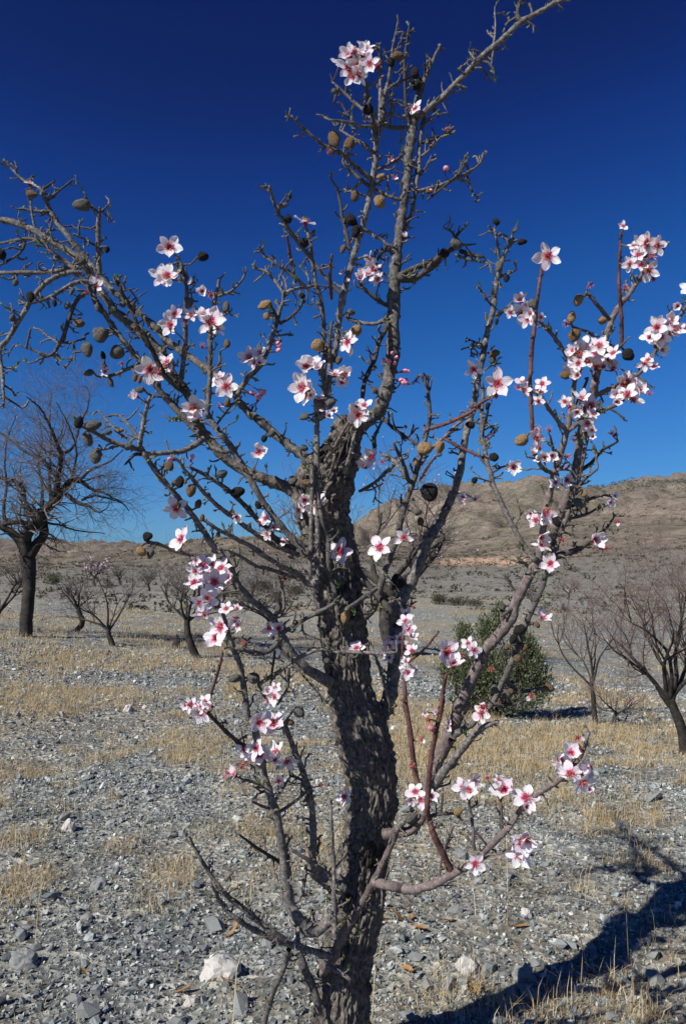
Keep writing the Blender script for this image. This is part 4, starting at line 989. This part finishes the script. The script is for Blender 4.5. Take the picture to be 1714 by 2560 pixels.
boulder(1312, 2298, 26, 24, M['whiterock'], 'round whitish stone in the middle of the right foreground', 8)
boulder(1510, 2308, 28, 24, M['whiterock'], 'pale stone lying inside the tree shadow', 9)
boulder(250, 2222, 36, 30, M['slate'], 'dark slate chunk in the left foreground gravel', 11)
# fallen almond
p = hit(1192, 2488); fa = link('fallen_almond', NUTS['t'][1], None, p + Vector((0, 0, .012))); fa.scale = (.03, .03, .036); fa.rotation_euler = (1.45, .2, .4)
tag(fa, 'single tan almond lying on the gravel right of the trunk', 'almond')
# fallen leaves by the trunk
def leaf_mesh(k):
    rnd = random.Random(k); V = []; F = []
    for j in range(6):
        t = j / 5; hw = .17 * math.sin(math.pi * min(1, t * .96 + .02)) ** .8
        for s in (-1, 0, 1): V.append((s * hw, t - .5, .06 * s * s + .12 * math.sin(t * 3 + k) + rnd.uniform(-.02, .02)))
    for j in range(5):
        for i in range(2): a = j * 3 + i; F.append((a, a + 1, a + 4, a + 3))
    return tri_mesh('fallen_leaf', V, F, [M['deadleaf']], True)
LEAF = [leaf_mesh(k) for k in range(5)]
lp = [(975, 2290), (990, 2300), (1010, 2285), (1025, 2305), (965, 2280), (1000, 2315), (1050, 2330), (1118, 2310), (955, 2300), (1300, 2330), (1150, 2058), (1168, 2480), (1180, 2500), (560, 2330), (575, 2345), (590, 2325), (210, 2440), (460, 2490), (565, 2460), (640, 2375), (1020, 2440)]
LL = {(1118, 2310): 'upright dead leaf standing apart right of the leaf drift', (1300, 2330): 'lone dead leaf beside the round whitish stone', (1150, 2058): 'lone orange leaf below the pair of blossoms right of the trunk',
      (1168, 2480): 'dead leaf touching the left side of the fallen almond', (1180, 2500): 'dead leaf just below the fallen almond', (210, 2440): 'dead leaf far left near the broad grey slate stone', (460, 2490): 'dead leaf between the large pale stone and the left edge',
      (565, 2460): 'dead leaf tucked under the large pale stone', (640, 2375): 'dead leaf between the large pale stone and the trunk', (1020, 2440): 'dead leaf close to the right foot of the trunk'}
for i, (px, py) in enumerate(lp):
    p = hit(px + random.uniform(-3, 3), py); o = link('fallen_leaf', LEAF[i % 5], None, p + Vector((0, 0, .012))); s = random.uniform(.035, .055); o.scale = (s,) * 3
    o.rotation_euler = (random.gauss(0, .35), random.gauss(0, .35), random.uniform(0, 6.28))
    tag(o, LL.get((px, py), 'curled orange-brown dead leaf in the small drift right of the trunk' if px > 900 else 'orange-brown dead leaf among straw left of the trunk base'), 'leaf', 'dead leaves on the gravel')

def straw(n, spotsxy, hmin, hmax, wid, lean=.5):
    z = ground_arr(spotsxy); VV = np.zeros((n, 5, 3)); FF = np.zeros((n, 3, 3), int)
    a = RNG.uniform(0, 6.283, n); L = RNG.uniform(hmin, hmax, n); le = RNG.uniform(.15 * lean, 1.35 * min(lean, 1.05), n); d = RNG.uniform(0, 6.283, n)
    dx, dy = np.cos(d) * np.sin(le), np.sin(d) * np.sin(le); dz = np.cos(le)
    wx, wy = np.cos(a) * wid, np.sin(a) * wid; b = np.column_stack([spotsxy, z - .005])
    k = (.5 + .25 * RNG.random(n))
    mid = b + np.column_stack([dx * .4, dy * .4, dz]) * (L * .55)[:, None]; tip = b + np.column_stack([dx, dy, dz * .92]) * L[:, None]
    ww = np.column_stack([wx, wy, np.zeros(n)]) 
    VV[:, 0] = b - ww; VV[:, 1] = b + ww; VV[:, 2] = mid + ww * .8; VV[:, 3] = mid - ww * .8; VV[:, 4] = tip
    i = np.arange(n) * 5
    FF[:, 0] = np.stack([i, i + 1, i + 2], 1); FF[:, 1] = np.stack([i, i + 2, i + 3], 1); FF[:, 2] = np.stack([i + 3, i + 2, i + 4], 1)
    return VV.reshape(-1, 3), FF.reshape(-1, 3)
def gmask(x, y):
    v = 1.7 * mn.noise(Vector((x * .9, y * .7, 4))) + 1.1 * mn.noise(Vector((x * 4.0, y * 4.0, 8)))
    col = CX + FPX * x / y; row = HROW + FPX * (EYE.z - near_h(x, y)) / y
    g = -.26 + (.26 if row > 1900 else 0)
    if row < 1560: g = -.1
    if col < 620: g += 1.2 * math.exp(-((row - 1625) / 55) ** 2) + .5 * math.exp(-((row - 1740) / 60) ** 2)
    if col > 1000: g += 1.1 * math.exp(-((row - 1860) / 65) ** 2) + .3 * math.exp(-((row - 1960) / 50) ** 2)
    if 560 < col < 1000: g += .75 * math.exp(-((row - 1720) / 60) ** 2)
    return v + g
def masked(xy, t0=0.0):
    keep = np.array([gmask(a, b) > t0 + RNG.random() * .55 for a, b in xy]); return xy[keep]
parts = []
for (n, d0, d1, h0, h1, wd, ln) in ((75000, 1.9, 4.5, .015, .06, .0008, 1.1), (95000, 4.5, 8, .015, .075, .0013, 1.0), (120000, 8, 22, .02, .12, .0022, .9), (30000, 20, 60, .05, .16, .010, .9)):
    s = masked(spots(n, d0, d1, 1.15)); parts.append(straw(len(s), s, h0, h1, wd, ln))
s = spots(22000, 1.9, 9, 1.06); parts.append(straw(len(s), s, .012, .05, .0009, 1.2))
# bent, matted tufts
cs = masked(spots(3200, 2.0, 9.5, 1.05, .9), .0)
s = np.repeat(cs, 36, axis=0); s = s + RNG.normal(0, 1, s.shape) * np.repeat(RNG.uniform(.02, .07, len(cs)), 36)[:, None]
parts.append(straw(len(s), s, .03, .13, .0010, 1.15))
# tall single stems in the foreground
s = spots(160, 2.0, 3.6, 1.0); parts.append(straw(len(s), s, .12, .34, .0011, .45))
VV, FF, off = [], [], 0
for V, F in parts: VV.append(V); FF.append(F + off); off += len(V)
tag(link('dry_grass', tri_mesh('dry_grass', np.vstack(VV), np.vstack(FF), [M['straw']])), 'golden dry grass and straw on the stony ground', 'grass', kind='stuff')

# ------------------------------------------------------------------ orchard trees behind
class Twigs:
    def __init__(s): s.V = []; s.F = []; s.n = 0
    def line(s, pts, r, sides=3):
        n = len(pts); V = []
        for i, p in enumerate(pts):
            tg = (pts[min(i + 1, n - 1)] - pts[max(i - 1, 0)]).normalized(); u = tg.orthogonal().normalized(); v = tg.cross(u)
            if i == 0: u0 = u
            u = (u0 - tg * u0.dot(tg)).normalized(); u0 = u; v = tg.cross(u)
            for k in range(sides):
                a = 6.2832 * k / sides; V.append(p + (u * math.cos(a) + v * math.sin(a)) * r[i])
        b = s.n; s.V += V; s.n += len(V)
        for i in range(n - 1):
            for k in range(sides):
                k2 = (k + 1) % sides; s.F.append((b + i * sides + k, b + i * sides + k2, b + (i + 1) * sides + k2, b + (i + 1) * sides + k))
    def mesh(s, name, m, org): return tri_mesh(name, np.array([(v - org)[:] for v in s.V]), s.F, [m], True)
def grow(rnd, p, d, L, r, lvl, P, tips):
    """one wandering shoot and, along it, its side shoots"""
    n = 5 if lvl > 1 else 7; pts = [p]; rad = [r]; d = d.normalized()
    for i in range(n):
        d = (d + Vector((rnd.gauss(0, P['wob']), rnd.gauss(0, P['wob']), rnd.gauss(P['up'], P['wob'])))).normalized()
        pts.append(pts[-1] + d * (L / n)); rad.append(max(P['rmin'], r * (1 - .62 * (i + 1) / n)))
    P['out'][0 if lvl < P['tl'] else 1].line(pts, rad, 6 if lvl < 1 else 4 if lvl < 2 else 3)
    if lvl >= P['lv']: tips.append(pts[-1]); tips.append(pts[len(pts) // 2]); return
    kids = P['kids'][min(lvl, len(P['kids']) - 1)]
    for k in range(kids):
        i = rnd.randint(1 if lvl > 0 else 3, n); q = pts[i]; td = (pts[i] - pts[i - 1]).normalized()
        o = Vector((rnd.gauss(0, 1), rnd.gauss(0, 1), rnd.gauss(0, .8))); o = (o - td * o.dot(td)).normalized()
        grow(rnd, q, td * P['fw'] + o * rnd.uniform(.5, 1.1) + Vector((0, 0, P['lift'])), L * rnd.uniform(.45, .8), max(P['rmin'], rad[i] * rnd.uniform(.5, .75)), lvl + 1, P, tips)
def orchard_tree(name, px, py, hpx, tw, seed, label, lean=(0, 0), fork=.3, limbs=4, spread=.9, lv=4, kids=(4, 4, 5, 4), rmin=None, tm='fartrunk', cm='twig', pink=0, base=None, kink=.25):
    rnd = random.Random(seed); b = base or hit(px, py); s = pxm(py, b.y); H = hpx * s; r = tw * s * .5
    root = tag(link(name, None, None, b), label, 'tree', 'leafless orchard trees behind the flowering almond')
    P = dict(wob=.16, up=.05, rmin=rmin or .27 * s, out=(Twigs(), Twigs()), tl=2, lv=lv, kids=kids, fw=.75, lift=.22)
    fk = fork * H; pts = []; rad = []
    for i in range(7):
        t = i / 6; pts.append(b + Vector((lean[0] * t * fk + kink * r * math.sin(t * 5 + seed) * 2, lean[1] * t * fk, -.05 + t * (fk + .05)))); rad.append(r * (1.25 - .4 * t + (.35 if i == 0 else 0)))
    P['out'][0].line(pts, rad, 10); tips = []
    for i in range(limbs):
        a = 6.283 * i / limbs + rnd.uniform(-.4, .4); e = rnd.uniform(.35, .8)
        d = Vector((math.cos(a) * spread * e * 1.5, math.sin(a) * spread * e * 1.5, rnd.uniform(.75, 1.1)))
        grow(rnd, pts[-1] - Vector((0, 0, rnd.uniform(0, .15) * fk)), d, (H - fk) * rnd.uniform(.5, .68), r * rnd.uniform(.4, .6), 0, P, tips)
    link('trunk', P['out'][0].mesh('trunk', M[tm], b), root); link('crown', P['out'][1].mesh('crown', M[cm], b), root)
    if pink: blossom_far(root, b, tips, pink, s, rnd)
    return root
def blossom_far(root, b, tips, n, s, rnd, size=2.6):
    V = []; F = []
    for i in range(n):
        p = rnd.choice(tips) + Vector((rnd.gauss(0, 2 * s), rnd.gauss(0, 2 * s), rnd.gauss(0, 2 * s))); r = size * s * rnd.uniform(.6, 1.2); nn = Vector((rnd.gauss(0, 1), rnd.gauss(-1, 1), rnd.gauss(.5, 1))).normalized(); u = nn.orthogonal().normalized(); v = nn.cross(u); k = len(V)
        V += [p + nn * r * .25] + [p + (u * math.cos(a) + v * math.sin(a)) * r for a in (0, 1.2566, 2.513, 3.77, 5.027)]
        F += [(k, k + 1 + j, k + 1 + (j + 1) % 5) for j in range(5)]
    tag(link('blossoms', tri_mesh('blossoms', np.array([(v - b)[:] for v in V]), F, [M['pinkfar']]), root), kind='stuff')

# big old tree at the left edge: main limbs traced, twigs grown on them
def big_tree():
    b = hit(62, 1590); D = b.y; s = pxm(1500, D); rnd = random.Random(5)
    root = tag(link('bare_almond_tree', None, None, b), 'tall bare almond tree with thick forked dark trunk at the left edge', 'tree', 'leafless orchard trees behind the flowering almond')
    st = '''200,2160,110 215,1950,105 228,1750,105 225,1600,120 205,1500,130
205,1500,100 150,1400,80 60,1330,60 0,1290,50 -90,1240,40
215,1520,100 200,1400,100 240,1320,95 300,1260,95 330,1180,90
235,1530,90 290,1440,85 340,1370,75 345,1290,70 330,1200,60
330,1200,85 400,1130,75 460,1060,65 520,980,55 570,935,48 640,950,36 720,1010,26 820,1040,18 960,1120,12 1010,1180,8
300,1250,70 220,1170,60 185,1080,50 180,990,44 120,950,38 0,920,30 -80,900,22
250,1280,40 120,1265,36 0,1290,34 -80,1290,28
430,1090,60 450,980,52 465,850,48 480,740,40 450,660,32 410,560,24 350,430,18 300,360,14 210,290,10
480,740,34 560,690,26 600,600,22 650,460,18 690,360,14 690,230,10 640,200,6
440,900,40 390,850,34 320,780,30 200,715,26 110,650,22 40,590,20 -40,540,16
520,1050,44 600,1110,36 700,1140,26 770,1190,16 845,1150,8
640,1090,26 740,1060,20 850,1080,14 960,1120,8
570,940,36 640,920,28 720,850,20 860,790,14 960,700,8
360,1270,24 480,1290,18 600,1330,14 820,1355,7
60,1330,40 30,1180,30 50,1000,24 40,800,18 60,620,12 130,430,8
400,1130,30 390,900,24 400,650,18 390,430,12 400,260,7
-60,1250,40 -80,1000,30 -60,750,22 -90,500,12
330,1200,40 330,1000,24 300,800,18 330,600,12 270,300,7
560,930,24 600,750,18 580,620,12 510,450,8 440,330,5'''
    tw = (Twigs(), Twigs()); tips = []; P = dict(wob=.2, up=.03, rmin=.28 * s, out=tw, tl=0, lv=3, kids=(0, 3, 3), fw=.6, lift=.1)
    for li, line in enumerate(st.splitlines()):
        Q = np.array([[float(v) for v in t.split(',')] for t in line.split()]); k = 400 / 1249
        C = catmull(np.column_stack([Q[:, 0] * k, 900 + Q[:, 1] * k, Q[:, 2] * k * .92, np.zeros(len(Q))]), 5); n = len(C)
        sw = rnd.uniform(-1, 1) * (1.3 if li > 3 else .25)
        pts = [unproj(c[0] + rnd.gauss(0, .6), c[1] + rnd.gauss(0, .6), D + sw * (i / n) * min(1, n / 12)) for i, c in enumerate(C)]
        if li == 0: pts[0] = b - Vector((0, 0, .06))
        rad = [max(.4 * s, c[2] * .5 * s) for c in C]; tw[0].line(pts, rad, 12 if li < 4 else 7)
        if li < 1: continue
        for j in range(2 if li < 4 else 1, n - 1):
            for _ in range(2 if li > 3 else 1):
                if rnd.random() > .42: continue
                td = (pts[j + 1] - pts[j]).normalized(); o = Vector((rnd.gauss(0, 1), rnd.gauss(0, 1), rnd.gauss(.35, .9))); o = (o - td * o.dot(td)).normalized()
                droop = -.35 if (pts[j].z < 2.4 and pts[j].x > unproj(90, 1300, D).x) else .25
                grow(rnd, pts[j], td * .5 + o + Vector((0, 0, droop)), rnd.uniform(45, 120) * s, max(.45 * s, rad[j] * .3), 1, P, tips)
    link('trunk', tw[0].mesh('trunk', M['fartrunk'], b), root); link('crown', tw[1].mesh('crown', M['twig'], b), root)
    blossom_far(root, b, [t for t in tips if t.x < unproj(110, 1200, D).x] or tips, 60, s, rnd, 1.8)
big_tree()
# tree right behind the trunk, in sparse blossom
b8 = hit(985, 1640)
orchard_tree('blossoming_almond_tree', 985, 1640, 540, 40, 21, 'almond tree with sparse pink blossom directly behind the main trunk', lean=(-.1, 0), fork=.30, limbs=6, spread=1.25, kids=(4, 4, 4, 2), rmin=.42 * pxm(1640, b8.y), pink=260)
orchard_tree('young_almond_tree', 186, 1578, 165, 13, 31, 'small bare tree with crooked trunk beside the thick left trunk', lean=(.35, 0), fork=.36, limbs=5, spread=1.0, kids=(4, 4, 3), lv=3, kink=.9)
orchard_tree('young_almond_tree', 279, 1617, 240, 13, 32, 'small bare tree second in the row right of the thick left trunk', lean=(-.15, 0), fork=.17, limbs=5, spread=.9, kids=(5, 4, 3), lv=3)
orchard_tree('young_almond_tree', 489, 1648, 290, 17, 33, 'bare tree with leaning trunk beside the stump, left of the main trunk', lean=(-.25, 0), fork=.33, limbs=6, spread=.95, kids=(5, 5, 4), lv=3)
orchard_tree('young_almond_tree', -12, 1575, 240, 16, 34, 'bare tree cut off by the left picture edge', lean=(.1, 0), fork=.2, limbs=6, kids=(5, 4, 4), lv=3)
orchard_tree('young_almond_tree', 1494, 1812, 400, 12, 35, 'slender bare tree right of the green bush', lean=(-.18, 0), fork=.26, limbs=5, spread=.5, kids=(5, 5, 4), lv=3, cm='twigp')
orchard_tree('young_almond_tree', 1520, 1815, 130, 9, 36, 'low spreading bare sapling at the foot of the slender tree', lean=(.6, 0), fork=.25, limbs=6, spread=1.8, kids=(5, 5, 4), lv=3, cm='twigp')
orchard_tree('bare_almond_tree', 1716, 1885, 520, 24, 37, 'dense reddish brown bare tree at the right picture edge', lean=(-.25, 0), fork=.26, limbs=8, spread=.8, kids=(5, 5, 5, 2), lv=4, rmin=.24 * pxm(1885, hit(1716, 1885).y), cm='twigp')
orchard_tree('young_almond_tree', 676, 1600, 230, 13, 38, 'bare twiggy tree just left of the main trunk', fork=.2, limbs=6, spread=1.0, kids=(5, 5, 4), lv=3)
orchard_tree('pink_almond_tree', 236, 1466, 74, 6, 39, 'distant small tree in full pink blossom on the left', fork=.28, limbs=5, spread=.85, kids=(4, 4, 3), lv=3, pink=130)
for i, (px, py, h_, lab) in enumerate([(372, 1478, 60, 'distant bare trunk standing on the slope left of centre'), (300, 1462, 55, 'distant bare tree right of the pink tree'),
        (560, 1500, 80, 'distant bare tree at the foot of the left hill'), (620, 1520, 95, 'distant bare tree beside the main trunk on its left'), (1420, 1500, 60, 'distant bare tree on the right hillside foot'), (1330, 1520, 55, 'distant bare tree right of the big leaning limb')]):
    orchard_tree('distant_almond_tree', px, py, h_, 6, 50 + i, lab, fork=.25, limbs=5, kids=(4, 4, 3), lv=3, spread=1.0)
# broken stump
def stump():
    p = hit(440, 1622); s = pxm(1622, p.y); mb = MB()
    for i, (dx, h_, r) in enumerate(((-5, 26, 6), (1, 34, 7), (7, 30, 5))):
        mb.tube([p + Vector((dx * s * .6, 0, -.03)), p + Vector((dx * s * .8, .01, h_ * s * .5)), p + Vector((dx * s, .02, h_ * s))], [r * s * 1.2, r * s, r * s * .3], 9, 0, True, .25, i)
    tag(link('tree_stump', mb.mesh('tree_stump', [M['fartrunk']], p), None, p), 'short splintered tree stump in dry grass left of the main trunk', 'stump')
stump()

# ------------------------------------------------------------------ bushes and scrub
def leaf_cloud(name, lobes, n, size, m, label, cat, p, stems=True, group=None, seed=1):
    rnd = random.Random(seed); root = tag(link(name, None, None, p), label, cat, group); V = []; F = []
    for i in range(n):
        c, r = rnd.choices(lobes, [l[1].x * l[1].z for l in lobes])[0]
        d = Vector((rnd.gauss(0, 1), rnd.gauss(0, 1), rnd.gauss(0, 1))).normalized(); rr = rnd.random() ** .5 * (1 if rnd.random() < .85 else 1.3)
        wv = .75 + .75 * mn.noise(d * 2.6 + c * 3)
        q = c + Vector((d.x * r.x, d.y * r.y, d.z * r.z)) * rr * wv
        if q.z < 0: q.z = rnd.uniform(0, .05)
        ld = (d * .5 + Vector((rnd.gauss(0, .5), rnd.gauss(0, .5), .9))).normalized(); u = ld.orthogonal().normalized(); u = Quaternion(ld, rnd.uniform(0, 6.28)) @ u
        l = size * rnd.uniform(.6, 1.3); k = len(V); V += [q, q + ld * l * .5 + u * l * .16, q + ld * l, q + ld * l * .5 - u * l * .16]; F.append((k, k + 1, k + 2, k + 3))
    link('crown', tri_mesh('crown', np.array([v[:] for v in V]), F, [m]), root)
    if stems:
        tw = Twigs()
        for i in range(26):
            c, r = rnd.choice(lobes); e = c + Vector((rnd.uniform(-.8, .8) * r.x, rnd.uniform(-.8, .8) * r.y, rnd.uniform(0, .9) * r.z))
            a = Vector((rnd.gauss(0, .06), rnd.gauss(0, .06), 0)); md = (a + e) * .5 + Vector((rnd.gauss(0, .05), rnd.gauss(0, .05), 0)); tw.line([a, md, e], [size * .28, size * .2, size * .08], 4)
        link('trunk', tw.mesh('trunk', M['dark'], Vector((0, 0, 0))), root)
bp = hit(1232, 1795); s = pxm(1700, bp.y)
def lobe(dx, h_, rx, rz): return (Vector((dx * s, random.uniform(-.05, .05), h_ * s)), Vector((rx * s, rx * s * .8, rz * s)))
leaf_cloud('green_bush', [lobe(-20, 110, 85, 110), lobe(70, 110, 60, 90), lobe(-60, 90, 55, 90), lobe(-10, 215, 42, 60), lobe(-70, 200, 28, 55), lobe(55, 40, 75, 45), lobe(-30, 40, 75, 45), lobe(85, 180, 35, 45), lobe(-110, 120, 35, 60), lobe(20, 250, 24, 45), lobe(120, 75, 42, 62), lobe(105, 140, 30, 45)], 26000, .030, M['bushleaf'],
           'olive green leafy bush with a dark shadow right of the trunk', 'bush', bp, seed=3)
for i, (px, py, ww, hh, m, lab) in enumerate([(131, 1462, 40, 34, 'bushleaf', 'round green shrub near the thick left trunk'), (648, 1482, 60, 36, 'scrub', 'greyish green shrub just left of the main trunk'), (735, 1490, 46, 30, 'scrub', 'low grey shrub behind the main trunk'),
        (1094, 1512, 44, 30, 'scrub', 'olive shrub at the left of the scrub strip right of the trunk'), (1132, 1514, 54, 24, 'scrub', 'flat olive shrub in the scrub strip right of the trunk'), (1180, 1516, 60, 20, 'scrub', 'low brownish shrub right end of the scrub strip'), (55, 1470, 60, 26, 'scrub', 'low grey shrub left of the thick trunk')]):
    p = hit(px, py); s = pxm(py, p.y)
    leaf_cloud('shrub', [(Vector((0, 0, hh * s * .4)), Vector((ww * s * .5, ww * s * .4, hh * s * .55))), (Vector((ww * s * .25, 0, hh * s * .35)), Vector((ww * s * .3, ww * s * .3, hh * s * .4)))], 1300, hh * s * .16, M[m], lab, 'shrub', p, False, 'shrubs in the valley behind', 20 + i)
# scrub dotted over the hills: one mass
def hill_scrub():
    V, F = [], []; n = 16000; rr = np.exp(RNG.uniform(math.log(34), math.log(2400), n)); aa = RNG.uniform(-27, 27, n); cnt = 0
    for r, a in zip(rr, np.radians(aa)):
        x, y = r * math.sin(a), r * math.cos(a)
        if mn.noise(Vector((x / r * 14, math.log(r) * 5, 2))) < -.12 + RNG.random() * .3 - .2: continue
        if r < 160 and RNG.random() < .5: continue
        z = ground_h(x, y); s = (.10 + .30 * RNG.random() ** 2) * min(.55 + r / 150, 6.0)
        for q in range(9):
            c = Vector((x, y, z)) + Vector((RNG.normal(0, .6), RNG.normal(0, .6), abs(RNG.normal(.25, .3)))) * s
            u = Vector(RNG.normal(0, 1, 3)).normalized() * s * .55; v = Vector(RNG.normal(0, 1, 3)).normalized() * s * .55; k = len(V)
            V += [(c + u)[:], (c + v)[:], (c - u * .8 - v * .2)[:]]; F.append((k, k + 1, k + 2))
    for i in range(4200):
        r = RNG.uniform(1900, 2640); u_ = (RNG.uniform(1470, 1800) - CX) / FPX; y = r * math.cos(math.atan(u_)); x = u_ * y
        if mn.noise(Vector((x / 90, y / 160, 3))) + (r - 2250) / 420 < -.1 or r > 2560 + 60 * mn.noise(Vector((x / 60, 1, 1))): continue
        p = Vector((x, y, ground_h(x, y)))
        s = RNG.uniform(1.8, 3.6)
        for q in range(3):
            c = p + Vector((RNG.normal(0, .6), RNG.normal(0, .6), abs(RNG.normal(.6, .5)))) * s; u = Vector(RNG.normal(0, 1, 3)).normalized() * s * .8; v = Vector(RNG.normal(0, 1, 3)).normalized() * s * .8; k = len(V)
            V += [(c + u)[:], (c + v)[:], (c - u * .8 - v * .2)[:]]; F.append((k, k + 1, k + 2))
    tag(link('hill_scrub', tri_mesh('hill_scrub', V, F, [M['scrub']])), 'dark scrub dotted over the dry hillsides', 'scrub', kind='stuff')
hill_scrub()

# ------------------------------------------------------------------ thin air
m = bpy.data.materials.new('haze'); m.use_nodes = True; t = m.node_tree; t.nodes.remove(t.nodes['Principled BSDF'])
pv = t.nodes.new('ShaderNodeVolumePrincipled'); pv.inputs['Color'].default_value = (0.80, 0.88, 1.0, 1); pv.inputs['Density'].default_value = 0.000018
t.links.new(pv.outputs[0], t.nodes['Material Output'].inputs['Volume'])
zs = np.array([v.co.z for v in HILLS.data.vertices]); z0, z1 = min(zs.min(), -3) - 1.5, zs.max() + 15
mb = MB(); q = 6300
mb.add([(-q, -q, z0), (q, -q, z0), (q, q, z0), (-q, q, z0), (-q, -q, z1), (q, -q, z1), (q, q, z1), (-q, q, z1)], [(3, 2, 1, 0), (4, 5, 6, 7), (0, 1, 5, 4), (1, 2, 6, 5), (2, 3, 7, 6), (3, 0, 4, 7)])
tag(link('haze', mb.mesh('haze', [m], smooth=False)), kind='stuff')
